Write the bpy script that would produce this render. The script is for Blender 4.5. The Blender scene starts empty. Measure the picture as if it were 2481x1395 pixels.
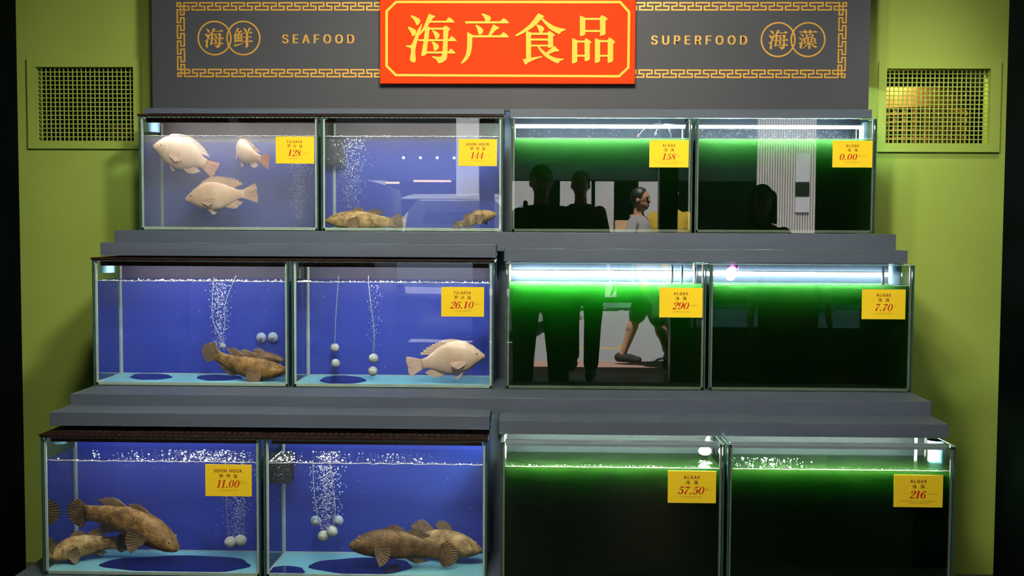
import bpy, bmesh, math, random
from mathutils import Vector, Matrix

# ------------------------------------------------------------------ camera
S = bpy.context.scene
COL = S.collection
FPX, IW, IH = 2708.0, 2481.0, 1395.0          # focal length in pixels, frame
VPX, VPY, ROLL = 1310.0, 552.0, 0.005         # where the view straight ahead lands, and the roll
CAMZ = 1.25
_yaw = math.atan((VPX - IW / 2) / FPX)
_pit = math.atan((IH / 2 - VPY) / math.hypot(FPX, VPX - IW / 2))
FWD = Vector((-math.sin(_yaw) * math.cos(_pit), math.cos(_yaw) * math.cos(_pit), -math.sin(_pit)))
_r = FWD.cross(Vector((0, 0, 1))).normalized()
_u = _r.cross(FWD)
RGT = _r * math.cos(ROLL) + _u * math.sin(ROLL)
UP = -_r * math.sin(ROLL) + _u * math.cos(ROLL)
cam = bpy.data.cameras.new('camera')
cam.sensor_width = 36.0
cam.lens = 36.0 * FPX / IW
cam.clip_start = 0.02
camo = bpy.data.objects.new('view_camera', cam)
COL.objects.link(camo)
M3 = Matrix((RGT, UP, -FWD)).transposed()
camo.matrix_world = Matrix.Translation((0, 0, CAMZ)) @ M3.to_4x4()
S.camera = camo

# ------------------------------------------------------------------ world, sun, lamps of the room, added fill spots, exposure
W = bpy.data.worlds.new('daylight')
S.world = W
W.use_nodes = True
W.node_tree.nodes['Background'].inputs[0].default_value = (0.62, 0.74, 0.92, 1)
W.node_tree.nodes['Background'].inputs[1].default_value = 1.6
S.view_settings.view_transform = 'Standard'
S.view_settings.look = 'None'
S.view_settings.exposure = 0.0
S.view_settings.gamma = 1.0
S.view_settings.use_curve_mapping = False
cy = S.cycles
cy.use_denoising = True
cy.max_bounces = 10
cy.diffuse_bounces = 3
cy.glossy_bounces = 5
cy.transmission_bounces = 6
cy.transparent_max_bounces = 40
cy.volume_bounces = 1
cy.caustics_reflective = False
cy.caustics_refractive = False
cy.sample_clamp_indirect = 3.0


def light(name, kind, loc, aim, power, color, size=0.1, spot=60, blend=0.6):
    l = bpy.data.lights.new(name, kind)
    l.energy = power
    l.color = color
    o = bpy.data.objects.new(name, l)
    COL.objects.link(o)
    o.location = loc
    d = Vector(aim) - Vector(loc)
    o.rotation_euler = d.to_track_quat('-Z', 'Y').to_euler()
    if kind == 'SUN':
        l.angle = math.radians(0.6)
    if kind == 'SPOT':
        l.spot_size = math.radians(spot)
        l.spot_blend = blend
        l.shadow_soft_size = size
    return o


light('sun', 'SUN', (0, 0, 20), (2.0, -6.6, 0), 70, (1.0, 0.95, 0.88))
WARM = (1.0, 0.80, 0.58)
NEUT = (1.0, 0.90, 0.78)
light('ceiling_spot_sign', 'SPOT', (-0.12, 2.35, 2.62), (-0.10, 3.9, 1.92), 43, WARM, 0.05, 70, 0.9)
light('ceiling_spot_stand', 'SPOT', (-0.25, 1.35, 2.66), (-0.12, 3.3, 0.85), 185, NEUT, 0.14, 92, 0.9)
light('ceiling_spot_wall', 'SPOT', (0.15, 1.9, 2.66), (-0.12, 4.0, 1.6), 98, NEUT, 0.10, 110, 0.8)
light('wall_fill_left', 'SPOT', (0.30, 1.9, 2.7), (-1.85, 4.0, 0.85), 85, NEUT, 0.10, 52, 0.9)  # left and right pair added to brighten the lower green wall
light('wall_fill_right', 'SPOT', (-0.45, 1.9, 2.7), (1.65, 4.0, 0.85), 85, NEUT, 0.10, 52, 0.9)
light('niche_fill_left', 'SPOT', (-1.72, 3.2, 2.72), (-1.60, 4.05, 0.95), 60, NEUT, 0.10, 50, 1.0)  # pair of added fill spots for the shadowed wall beside the tanks
light('niche_fill_right', 'SPOT', (1.42, 3.38, 2.72), (1.30, 4.05, 0.95), 75, NEUT, 0.10, 50, 1.0)

# ------------------------------------------------------------------ helpers
PI = math.pi


def at(px, py, Y):
    d = FWD + RGT * ((px - IW / 2) / FPX) + UP * ((IH / 2 - py) / FPX)
    return Vector((0, 0, CAMZ)) + d * (Y / d.y)


BENCH = bpy.data.scenes.new('bench')              # where curves and voxel shapes are turned into meshes


def baked(o):
    BENCH.collection.objects.link(o)
    with bpy.context.temp_override(scene=BENCH, view_layer=BENCH.view_layers[0]):
        dg = bpy.context.evaluated_depsgraph_get()
    me = bpy.data.meshes.new_from_object(o.evaluated_get(dg))
    me.materials.clear()
    bpy.data.objects.remove(o)
    return me


def link(name, me, mats, parent=None):
    o = bpy.data.objects.new(name, me)
    COL.objects.link(o)
    for m in (mats if isinstance(mats, (list, tuple)) else [mats]):
        me.materials.append(m)
    if parent is not None:
        o.parent = parent
        if parent.type == 'EMPTY':               # parts are modelled in place; only a thing's base carries a position
            o.matrix_parent_inverse = Matrix.Translation(parent.location).inverted()
    return o


def obj(name, bm, mats, parent=None, smooth=False, weld=False):
    me = bpy.data.meshes.new(name)
    if weld:
        bmesh.ops.remove_doubles(bm, verts=bm.verts, dist=1e-5)
    bmesh.ops.recalc_face_normals(bm, faces=bm.faces)
    if smooth:
        for f in bm.faces:
            f.smooth = True
    bm.to_mesh(me)
    bm.free()
    return link(name, me, mats, parent)


def tag(o, label=None, cat=None, group=None, kind=None):
    if label:
        o['label'] = label
    if cat:
        o['category'] = cat
    if group:
        o['group'] = group
    if kind:
        o['kind'] = kind
    return o


def thing(name, label, cat, loc=(0, 0, 0), group=None):
    o = bpy.data.objects.new(name, None)
    o.empty_display_size = 0.05
    COL.objects.link(o)
    o.location = loc
    return tag(o, label, cat, group)


def box(bm, x0, x1, y0, y1, z0, z1, bev=0.0, mi=0):
    vs = [bm.verts.new((x, y, z)) for x in (x0, x1) for y in (y0, y1) for z in (z0, z1)]
    fs = []
    for f in ((0, 1, 3, 2), (4, 6, 7, 5), (0, 4, 5, 1), (2, 3, 7, 6), (0, 2, 6, 4), (1, 5, 7, 3)):
        fc = bm.faces.new([vs[i] for i in f])
        fc.material_index = mi
        fs.append(fc)
    if bev > 0:
        es = list({e for f in fs for e in f.edges})
        bmesh.ops.bevel(bm, geom=es, offset=bev, segments=2, affect='EDGES', profile=0.5)


def mbox(*a, **k):
    bm = bmesh.new()
    box(bm, *a, **k)
    return bm


def frame_of(d):
    d = d.normalized()
    a = Vector((0, 0, 1)) if abs(d.z) < 0.9 else Vector((1, 0, 0))
    u = d.cross(a).normalized()
    return u, d.cross(u).normalized()


def tube(bm, pts, r, seg=8, caps=True, rs=None, mi=0):
    pts = [Vector(p) for p in pts]
    rings = []
    for i, p in enumerate(pts):
        d = (pts[min(i + 1, len(pts) - 1)] - pts[max(i - 1, 0)])
        u, v = frame_of(d)
        if rings:
            pu = rings[-1][1]
            u = (pu - d.normalized() * pu.dot(d.normalized())).normalized()
            v = d.normalized().cross(u)
        rr = rs[i] if rs else r
        rings.append(([bm.verts.new(p + (u * math.cos(t) + v * math.sin(t)) * rr)
                       for t in [2 * math.pi * k / seg for k in range(seg)]], u))
    for a, b in zip(rings, rings[1:]):
        for k in range(seg):
            bm.faces.new((a[0][k], a[0][(k + 1) % seg], b[0][(k + 1) % seg], b[0][k])).material_index = mi
    if caps:
        bm.faces.new(rings[0][0]).material_index = mi
        bm.faces.new(rings[-1][0]).material_index = mi


def ball(bm, c, r, seg=12, rings=8, sc=(1, 1, 1), mi=0):
    rows = []
    for j in range(1, rings):
        t = PI * j / rings
        rows.append([bm.verts.new((c[0] + r * sc[0] * math.sin(t) * math.cos(2 * PI * k / seg), c[1] + r * sc[1] * math.sin(t) * math.sin(2 * PI * k / seg), c[2] + r * sc[2] * math.cos(t))) for k in range(seg)])
    top, bot = bm.verts.new((c[0], c[1], c[2] + r * sc[2])), bm.verts.new((c[0], c[1], c[2] - r * sc[2]))
    for k in range(seg):
        k2 = (k + 1) % seg
        bm.faces.new((top, rows[0][k], rows[0][k2]))
        bm.faces.new((bot, rows[-1][k2], rows[-1][k]))
        for A, B in zip(rows, rows[1:]):
            bm.faces.new((A[k], B[k], B[k2], A[k2]))


def ico(bm, c, r, sub=1):
    ball(bm, c, r, 6, 4)


def prism(bm, poly, y0, y1):
    """poly: list of (x, z); extruded from y0 (front) to y1"""
    a = [bm.verts.new((x, y0, z)) for x, z in poly]
    b = [bm.verts.new((x, y1, z)) for x, z in poly]
    n = len(poly)
    bm.faces.new(a)
    bm.faces.new(b[::-1])
    for i in range(n):
        bm.faces.new((a[i], b[i], b[(i + 1) % n], a[(i + 1) % n]))


def crom(P, n=8):
    """Catmull-Rom through tuples of any length"""
    out = []
    for i in range(len(P) - 1):
        p0, p1, p2, p3 = P[max(i - 1, 0)], P[i], P[i + 1], P[min(i + 2, len(P) - 1)]
        for k in range(n):
            t = k / n
            out.append(tuple(0.5 * (2 * b + (c - a) * t + (2 * a - 5 * b + 4 * c - d) * t * t + (3 * b - a - 3 * c + d) * t ** 3)
                             for a, b, c, d in zip(p0, p1, p2, p3)))
    out.append(tuple(P[-1]))
    return out


def interp(tab, t):
    for (a, va), (b, vb) in zip(tab, tab[1:]):
        if t <= b:
            k = (t - a) / (b - a) if b > a else 0
            k = k * k * (3 - 2 * k) * 0.5 + k * 0.5
            return va + (vb - va) * k
    return tab[-1][1]


# ------------------------------------------------------------------ materials
def nodes_of(name):
    m = bpy.data.materials.new(name)
    m.use_nodes = True
    nt = m.node_tree
    nt.nodes.clear()
    out = nt.nodes.new('ShaderNodeOutputMaterial')
    return m, nt, out


def paint(name, col, rough=0.6, var=0.06, scale=6.0, bump=0.0, bscale=60, spec=0.4, metal=0.0, col2=None, coat=0.0, stretch=None):
    """principled surface with a soft procedural unevenness of the colour"""
    m, nt, out = nodes_of(name)
    p = nt.nodes.new('ShaderNodeBsdfPrincipled')
    tc = nt.nodes.new('ShaderNodeTexCoord')
    src = tc.outputs['Object']
    if stretch:
        mp = nt.nodes.new('ShaderNodeMapping')
        mp.inputs['Scale'].default_value = stretch
        nt.links.new(src, mp.inputs['Vector'])
        src = mp.outputs['Vector']
    nz = nt.nodes.new('ShaderNodeTexNoise')
    nz.inputs['Scale'].default_value = scale
    nz.inputs['Detail'].default_value = 5
    nt.links.new(src, nz.inputs['Vector'])
    rp = nt.nodes.new('ShaderNodeValToRGB')
    c2 = col2 or tuple(min(1, c * (1 + var)) for c in col)
    c1 = col if col2 else tuple(c * (1 - var) for c in col)
    rp.color_ramp.elements[0].position = 0.35
    rp.color_ramp.elements[1].position = 0.65
    rp.color_ramp.elements[0].color = (*c1, 1)
    rp.color_ramp.elements[1].color = (*c2, 1)
    nt.links.new(nz.outputs['Fac'], rp.inputs['Fac'])
    nt.links.new(rp.outputs['Color'], p.inputs['Base Color'])
    p.inputs['Roughness'].default_value = rough
    p.inputs['Metallic'].default_value = metal
    p.inputs['Specular IOR Level'].default_value = spec
    if coat:
        p.inputs['Coat Weight'].default_value = coat
        p.inputs['Coat Roughness'].default_value = 0.05
    if bump:
        n2 = nt.nodes.new('ShaderNodeTexNoise')
        n2.inputs['Scale'].default_value = bscale
        n2.inputs['Detail'].default_value = 4
        nt.links.new(src, n2.inputs['Vector'])
        b = nt.nodes.new('ShaderNodeBump')
        b.inputs['Strength'].default_value = bump
        b.inputs['Distance'].default_value = 0.01
        nt.links.new(n2.outputs['Fac'], b.inputs['Height'])
        nt.links.new(b.outputs['Normal'], p.inputs['Normal'])
    nt.links.new(p.outputs[0], out.inputs['Surface'])
    return m


def glow(name, col, strength):
    m, nt, out = nodes_of(name)
    e = nt.nodes.new('ShaderNodeEmission')
    e.inputs[0].default_value = (*col, 1)
    e.inputs[1].default_value = strength
    nt.links.new(e.outputs[0], out.inputs['Surface'])
    return m


def schlick(nt, f0, normal=None, maxf=1.0):
    lw = nt.nodes.new('ShaderNodeLayerWeight')
    lw.inputs['Blend'].default_value = 0.5
    if normal is not None:
        nt.links.new(normal, lw.inputs['Normal'])
    pw = nt.nodes.new('ShaderNodeMath')
    pw.operation = 'POWER'
    pw.inputs[1].default_value = 5.0
    nt.links.new(lw.outputs['Facing'], pw.inputs[0])
    ma = nt.nodes.new('ShaderNodeMath')
    ma.operation = 'MULTIPLY_ADD'
    ma.inputs[1].default_value = maxf - f0
    ma.inputs[2].default_value = f0
    nt.links.new(pw.outputs[0], ma.inputs[0])
    return ma.outputs[0]


def glass(name, tint=(0.95, 0.985, 0.965), f0=0.045, rough=0.0):
    """thin pane: looks straight through, mirrors by its angle"""
    m, nt, out = nodes_of(name)
    t = nt.nodes.new('ShaderNodeBsdfTransparent')
    t.inputs[0].default_value = (*tint, 1)
    g = nt.nodes.new('ShaderNodeBsdfGlossy')
    g.inputs['Roughness'].default_value = rough
    mx = nt.nodes.new('ShaderNodeMixShader')
    nt.links.new(schlick(nt, f0), mx.inputs[0])
    nt.links.new(t.outputs[0], mx.inputs[1])
    nt.links.new(g.outputs[0], mx.inputs[2])
    nt.links.new(mx.outputs[0], out.inputs['Surface'])
    return m


def water(name, scat, sden, absc, aden, ripple=0.25, rscale=35.0, aniso=0.0):
    """a body of water: rippled mirror on its top side, scattering and absorbing inside"""
    m, nt, out = nodes_of(name)
    t = nt.nodes.new('ShaderNodeBsdfTransparent')
    g = nt.nodes.new('ShaderNodeBsdfGlossy')
    g.inputs['Roughness'].default_value = 0.03
    tc = nt.nodes.new('ShaderNodeTexCoord')
    nz = nt.nodes.new('ShaderNodeTexNoise')
    nz.inputs['Scale'].default_value = rscale
    nz.inputs['Detail'].default_value = 3
    nt.links.new(tc.outputs['Object'], nz.inputs['Vector'])
    b = nt.nodes.new('ShaderNodeBump')
    b.inputs['Strength'].default_value = ripple
    b.inputs['Distance'].default_value = 0.01
    nt.links.new(nz.outputs['Fac'], b.inputs['Height'])
    nt.links.new(b.outputs['Normal'], g.inputs['Normal'])
    ge = nt.nodes.new('ShaderNodeNewGeometry')
    sp = nt.nodes.new('ShaderNodeSeparateXYZ')
    nt.links.new(ge.outputs['True Normal'], sp.inputs[0])
    ab = nt.nodes.new('ShaderNodeMath')
    ab.operation = 'ABSOLUTE'
    nt.links.new(sp.outputs[2], ab.inputs[0])
    gt = nt.nodes.new('ShaderNodeMath')
    gt.operation = 'GREATER_THAN'
    gt.inputs[1].default_value = 0.6
    nt.links.new(ab.outputs[0], gt.inputs[0])
    mu = nt.nodes.new('ShaderNodeMath')
    mu.operation = 'MULTIPLY'
    nt.links.new(gt.outputs[0], mu.inputs[0])
    nt.links.new(schlick(nt, 0.03, maxf=0.8), mu.inputs[1])
    mx = nt.nodes.new('ShaderNodeMixShader')
    nt.links.new(mu.outputs[0], mx.inputs[0])
    nt.links.new(t.outputs[0], mx.inputs[1])
    nt.links.new(g.outputs[0], mx.inputs[2])
    nt.links.new(mx.outputs[0], out.inputs['Surface'])
    vs = nt.nodes.new('ShaderNodeVolumeScatter')
    vs.inputs['Color'].default_value = (*scat, 1)
    vs.inputs['Density'].default_value = sden
    vs.inputs['Anisotropy'].default_value = aniso
    va = nt.nodes.new('ShaderNodeVolumeAbsorption')
    va.inputs['Color'].default_value = (*absc, 1)
    va.inputs['Density'].default_value = aden
    ad = nt.nodes.new('ShaderNodeAddShader')
    nt.links.new(vs.outputs[0], ad.inputs[0])
    nt.links.new(va.outputs[0], ad.inputs[1])
    nt.links.new(ad.outputs[0], out.inputs['Volume'])
    return m


def wet_side(name):
    """inner face of a side pane below the water: at a slant the water mirrors back into the tank"""
    m, nt, out = nodes_of(name)
    t = nt.nodes.new('ShaderNodeBsdfTransparent')
    t.inputs[0].default_value = (0.90, 0.96, 0.95, 1)
    g = nt.nodes.new('ShaderNodeBsdfGlossy')
    g.inputs['Color'].default_value = (0.72, 0.80, 0.84, 1)
    g.inputs['Roughness'].default_value = 0.02
    lw = nt.nodes.new('ShaderNodeLayerWeight')
    lw.inputs['Blend'].default_value = 0.5
    mr = nt.nodes.new('ShaderNodeMapRange')
    mr.inputs['From Min'].default_value = 0.34
    mr.inputs['From Max'].default_value = 0.46
    mr.inputs['To Min'].default_value = 0.05
    mr.inputs['To Max'].default_value = 0.92
    nt.links.new(lw.outputs['Facing'], mr.inputs['Value'])
    mx = nt.nodes.new('ShaderNodeMixShader')
    nt.links.new(mr.outputs['Result'], mx.inputs[0])
    nt.links.new(t.outputs[0], mx.inputs[1])
    nt.links.new(g.outputs[0], mx.inputs[2])
    nt.links.new(mx.outputs[0], out.inputs['Surface'])
    return m


M = {}
M['green'] = paint('green_wall_paint', (0.325, 0.455, 0.078), 0.55, 0.04, 3.0, 0.03, 90, spec=0.25)
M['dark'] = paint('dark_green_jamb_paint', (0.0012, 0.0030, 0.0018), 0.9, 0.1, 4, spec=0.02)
M['grey'] = paint('slate_grey_paint', (0.078, 0.103, 0.132), 0.5, 0.05, 4.0, 0.05, 30, stretch=(1, 1, 6))
M['board'] = paint('slate_board_paint', (0.056, 0.064, 0.074), 0.5, 0.04, 3.0, spec=0.3)
M['gold'] = paint('gold_leaf_paint', (0.62, 0.36, 0.055), 0.42, 0.06, 30, spec=0.5, metal=0.25)
M['red'] = paint('vermilion_sign_paint', (0.80, 0.055, 0.003), 0.6, 0.03, 5.0, spec=0.08)
M['yellow'] = paint('pale_yellow_lettering', (0.95, 0.63, 0.085), 0.6, 0.02, 8, spec=0.1)
M['card'] = paint('yellow_card', (0.92, 0.66, 0.020), 0.5, 0.02, 8, spec=0.2)
M['ink'] = paint('dark_brown_ink', (0.28, 0.06, 0.008), 0.6, 0.02)
M['redink'] = paint('red_ink', (0.52, 0.018, 0.006), 0.6, 0.02)
M['fine'] = paint('thin_brown_ink', (0.40, 0.17, 0.008), 0.6, 0.02)
M['ceil'] = paint('ceiling_paint', (0.05, 0.05, 0.05), 0.8)
M['floor'] = paint('dark_floor_tile', (0.055, 0.043, 0.036), 0.45, 0.15, 3)
M['pave'] = paint('pink_pavement', (0.34, 0.20, 0.17), 0.8, 0.1, 9)
M['road'] = paint('grey_asphalt', (0.21, 0.21, 0.225), 0.85, 0.08, 12)
M['roadline'] = paint('yellow_road_paint', (0.75, 0.50, 0.10), 0.7, 0.05)
M['glass'] = glass('tank_glass')
M['wetside'] = wet_side('wet_side_glass')
M['sideglass'] = glass('tank_side_glass', (0.86, 0.95, 0.90), 0.045)
M['seam'] = paint('silicone_seam', (0.52, 0.60, 0.55), 0.35, 0.08, 40)
M['seam_dark'] = paint('dull_silicone_seam', (0.17, 0.19, 0.15), 0.4, 0.1, 40)
M['rim'] = paint('polished_glass_edge', (0.28, 0.46, 0.36), 0.15, 0.1, 40)
M['edge'] = paint('dark_glass_edge', (0.03, 0.08, 0.06), 0.15, 0.1, 40)
M['blue'] = paint('blue_backing_film', (0.031, 0.056, 0.44), 0.35, 0.06, 4)
M['cyan'] = paint('turquoise_floor_film', (0.25, 0.62, 0.70), 0.3, 0.06, 8)
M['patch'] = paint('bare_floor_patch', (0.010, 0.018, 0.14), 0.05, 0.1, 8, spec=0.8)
M['black'] = paint('black_backing_film', (0.004, 0.005, 0.004), 0.5, 0.1)
M['lid'] = paint('dark_brown_lid_plastic', (0.022, 0.009, 0.006), 0.6, 0.15, 30, spec=0.2)
M['led'] = glow('cool_white_led', (0.80, 0.92, 1.0), 30)
M['ledf'] = glow('white_led', (0.93, 0.95, 1.0), 16)
M['lamp'] = glow('bright_white_lamp', (1.0, 0.93, 0.95), 55)
M['alu'] = paint('aluminium_channel', (0.6, 0.6, 0.6), 0.35, 0.05, metal=0.8)
M['pipe'] = paint('pale_blue_pipe', (0.36, 0.62, 0.85), 0.35, 0.04)
M['hose'] = paint('clear_hose', (0.30, 0.34, 0.40), 0.25, 0.05)
M['stone'] = paint('grey_white_air_stone', (0.55, 0.55, 0.50), 0.8, 0.12, 60, 0.4, 200)
M['bubble'] = paint('air_bubble', (0.92, 0.92, 0.92), 0.25, 0.03, spec=0.9)
M['froth'] = paint('froth', (0.95, 0.95, 0.95), 0.03, 0.03, spec=1.0)
M['filter'] = paint('dark_filter_box', (0.018, 0.014, 0.010), 0.5, 0.3, 50)
M['cup'] = paint('clear_suction_cup', (0.42, 0.48, 0.62), 0.25, 0.1)
M['tilapia'] = paint('pink_white_tilapia_skin', (0.80, 0.50, 0.36), 0.38, 0.1, 14, 0.12, 150, spec=0.5, col2=(0.90, 0.66, 0.50))
M['tfin'] = paint('pink_tilapia_fin', (0.85, 0.58, 0.46), 0.45, 0.08, 20)
M['tfinred'] = paint('orange_red_tilapia_fin', (0.76, 0.30, 0.18), 0.45, 0.15, 14, col2=(0.80, 0.46, 0.34))
M['goby'] = paint('mottled_brown_goby_skin', (0.15, 0.070, 0.018), 0.5, 0.1, 46, 0.35, 120, col2=(0.42, 0.23, 0.07))
M['gobyd'] = paint('dark_brown_goby_skin', (0.11, 0.052, 0.017), 0.5, 0.1, 40, 0.35, 120, col2=(0.27, 0.145, 0.05))
M['gobyl'] = paint('tan_goby_skin', (0.26, 0.14, 0.045), 0.5, 0.1, 52, 0.35, 120, col2=(0.66, 0.43, 0.17))
M['gfin'] = paint('brown_goby_fin', (0.20, 0.115, 0.058), 0.5, 0.2, 60, col2=(0.31, 0.20, 0.11))
M['eye'] = paint('dark_eye', (0.01, 0.01, 0.012), 0.1, 0.1)
M['eyering'] = paint('gold_eye_ring', (0.6, 0.42, 0.15), 0.3, 0.1)
M['bronze'] = paint('bronze_metal', (0.50, 0.27, 0.07), 0.38, 0.2, 20, metal=0.4)
M['void'] = paint('black_recess', (0.004, 0.004, 0.004), 0.9)
M['blackgloss'] = paint('black_plastic', (0.01, 0.01, 0.01), 0.3)
M['skin'] = paint('human_skin', (0.42, 0.22, 0.14), 0.5, 0.06, 30)
M['hair'] = paint('black_hair', (0.008, 0.007, 0.006), 0.5, 0.2, 80)

# ================================================================== the room
def struct(name, bm, m, kind='structure'):
    o = obj(name, bm, m)
    o['kind'] = kind
    return o


YW = 4.05                                      # face of the green wall
XL, XR = -1.37, 1.12                           # ends of the tank stand


def vent_rect(a, b):
    p, q = at(*a, YW), at(*b, YW)
    return p.x, q.x, q.z, p.z                  # x0, x1, z0, z1


VENT = [(vent_rect((68, 142), (345, 361)), vent_rect((88, 163), (327, 342))),
        (vent_rect((2128, 150), (2418, 369)), vent_rect((2147, 167), (2393, 348)))]
bm = bmesh.new()
xs = [-4.0, VENT[0][1][0], VENT[0][1][1], VENT[1][1][0], VENT[1][1][1], 4.0]
for i in range(5):
    if i in (1, 3):
        v = VENT[0 if i == 1 else 1][1]
        box(bm, xs[i], xs[i + 1], YW, YW + 0.05, 0, v[2])
        box(bm, xs[i], xs[i + 1], YW, YW + 0.05, v[3], 2.8)
    else:
        box(bm, xs[i], xs[i + 1], YW, YW + 0.05, 0, 2.8)
struct('wall_back', bm, M['green'])
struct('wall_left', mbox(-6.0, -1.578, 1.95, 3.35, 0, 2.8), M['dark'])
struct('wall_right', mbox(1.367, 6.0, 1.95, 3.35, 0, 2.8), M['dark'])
struct('ceiling', mbox(-8, 8, -2.3, 5.2, 2.8, 3.0), M['ceil'])
struct('floor', mbox(-8, 8, -2.9, 5.2, -0.1, 0.0), M['floor'])

# ------------------------------------------------------------------ ventilation openings
for i, ((fx0, fx1, fz0, fz1), (ox0, ox1, oz0, oz1)) in enumerate(VENT):
    side = ('left', 'right')[i]
    t = thing('wall_vent', ('green framed wire grille with dark recess, left of the grey sign board',
                            'green framed wire grille in the wall with a bronze drum glinting behind it')[i],
              'vent', ((fx0 + fx1) / 2, YW, fz0), 'green wall grilles')
    bm = bmesh.new()
    yf, yb = YW - 0.012, YW
    box(bm, fx0, ox0, yf, yb, fz0, fz1)
    box(bm, ox1, fx1, yf, yb, fz0, fz1)
    box(bm, ox0, ox1, yf, yb, fz0, oz0)
    box(bm, ox0, ox1, yf, yb, oz1, fz1)
    obj('frame', bm, M['green'], t)
    bm = bmesh.new()
    n = 22 if i == 0 else 23
    for k in range(n + 1):
        x = ox0 + (ox1 - ox0) * k / n
        box(bm, x - 0.0018, x + 0.0018, YW + 0.004, YW + 0.008, oz0, oz1)
    for k in range(18):
        z = oz0 + (oz1 - oz0) * k / 17
        box(bm, ox0, ox1, YW + 0.008, YW + 0.012, z - 0.0018, z + 0.0018)
    obj('wire_mesh', bm, M['green'], t)
    bm = bmesh.new()                            # the recess behind, open to the front
    a0, a1, b0, b1, d = ox0 - 0.10, ox1 + 0.10, oz0 - 0.06, oz1 + 0.06, YW + 0.75
    y0 = YW + 0.051
    box(bm, a0 - .02, a0, y0, d, b0, b1)
    box(bm, a1, a1 + .02, y0, d, b0, b1)
    box(bm, a0, a1, y0, d, b0 - .02, b0)
    box(bm, a0, a1, y0, d, b1, b1 + .02)
    box(bm, a0, a1, d, d + .02, b0, b1)
    obj('recess', bm, M['void'], t)

# a bronze slotted drum stands in the right recess
vx0, vx1, vz0, vz1 = VENT[1][1]
t = thing('slotted_drum', 'bronze slotted drum seen through the right wall grille', 'drum', (1.34, YW + 0.42, vz0 - 0.06))
cx, cyy, R = 1.40, YW + 0.38, 0.25
zt = vz1 - 0.045


def arcband(bm, z0, z1, a0, a1, r=R, th=0.006, n=40):
    ring = []
    for k in range(n + 1):
        a = a0 + (a1 - a0) * k / n
        c, s = math.cos(a), math.sin(a)
        ring.append([bm.verts.new((cx + rr * c, cyy + rr * s, z)) for rr, z in ((r, z0), (r, z1), (r - th, z1), (r - th, z0))])
    for p, q in zip(ring, ring[1:]):
        for j in range(4):
            bm.faces.new((p[j], q[j], q[(j + 1) % 4], p[(j + 1) % 4]))
    bm.faces.new(ring[0])
    bm.faces.new(ring[-1][::-1])


bm = bmesh.new()
arcband(bm, zt - 0.075, zt, PI, 2 * PI)
arcband(bm, vz0 - 0.05, zt - 0.075, 1.80 * PI, 2 * PI)
obj('drum_shell', bm, M['bronze'], t)
bm = bmesh.new()
z = zt - 0.095
while z > vz0 - 0.05:
    arcband(bm, z - 0.007, z, PI, 1.8 * PI)
    z -= 0.030
obj('rib', bm, M['bronze'], t)
bm = bmesh.new()
for k in range(18):
    a = PI + 0.8 * PI * k / 17
    x, y = cx + (R - 0.01) * math.cos(a), cyy + (R - 0.01) * math.sin(a)
    box(bm, x - 0.009, x + 0.009, y - 0.004, y + 0.004, vz0 - 0.05, zt - 0.075)
obj('slat', bm, M['bronze'], t)
light('grille_lamp', 'POINT', (1.25, YW + 0.09, vz1 + 0.045), (0, 0, 0), 9.0, (1.0, 0.78, 0.45)).data.shadow_soft_size = 0.012
# things half hidden in the left recess
lx0, lx1, lz0, lz1 = VENT[0][1]
t = thing('brown_block', 'brown ribbed block low behind the left wall grille', 'block', (lx1 - 0.07, YW + 0.25, lz0 - 0.06))
bm = bmesh.new()
box(bm, lx1 - 0.15, lx1 + 0.09, YW + 0.16, YW + 0.30, lz0 - 0.06, lz0 + 0.078)
for k in range(5):
    box(bm, lx1 - 0.152, lx1 + 0.09, YW + 0.150, YW + 0.16, lz0 - 0.05 + k * 0.027, lz0 - 0.035 + k * 0.027)
obj('block_body', bm, paint('brown_block_paint', (0.10, 0.05, 0.025), 0.6, 0.2, 20), t)
bm = bmesh.new()
px = lx0 + 0.55 * (lx1 - lx0)
for k in range(7):
    ball(bm, (px, YW + 0.06, lz0 - 0.02 + 0.013 * k), 0.0075 - 0.0006 * k, 10, 6)
tag(obj('brass_fitting', bm, M['bronze'], None, True), 'small upright brass fitting at the foot of the left wall grille', 'fitting')
bm = bmesh.new()
for k in range(26):
    ball(bm, (lx0 + 0.008, YW + 0.03, lz0 + 0.01 + 0.0095 * k), 0.0042, 8, 5, (1, 1, 0.9 + 0.3 * (k % 2)))
tag(obj('brass_chain', bm, M['bronze'], None, True), 'thin brass chain hanging at the inner edge of the left wall grille', 'chain')

# ================================================================== sign board and its marks
YB = 3.915
zb = 1.657
sb = thing('sign_board', 'slate grey board behind the tanks with gold key border and gold lettering', 'sign board', (-0.12, YB, zb))
obj('board', mbox(-1.3645, 1.1265, YB, YB + 0.035, zb, 2.62), M['board'], sb)


def plane_poly(bm, pts, Y, th=0.0015):
    prism(bm, [(p.x, p.z) for p in (at(x, y, Y) for x, y in pts)], Y - th, Y - 0.0001)


def polyline(bm, pts, Y, w, th=0.0015):
    """a painted line of axis-aligned bars through pixels on the plane Y (given in plane x, z)"""
    for k, ((x0, z0), (x1, z1)) in enumerate(zip(pts, pts[1:])):
        a, b = min(x0, x1) - w / 2, max(x0, x1) + w / 2
        c, d = min(z0, z1) - w / 2, max(z0, z1) + w / 2
        box(bm, a, b, Y - th - 2.5e-5 * (len(bm.verts) // 8 % 13), Y - 0.0001, c, d)


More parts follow.
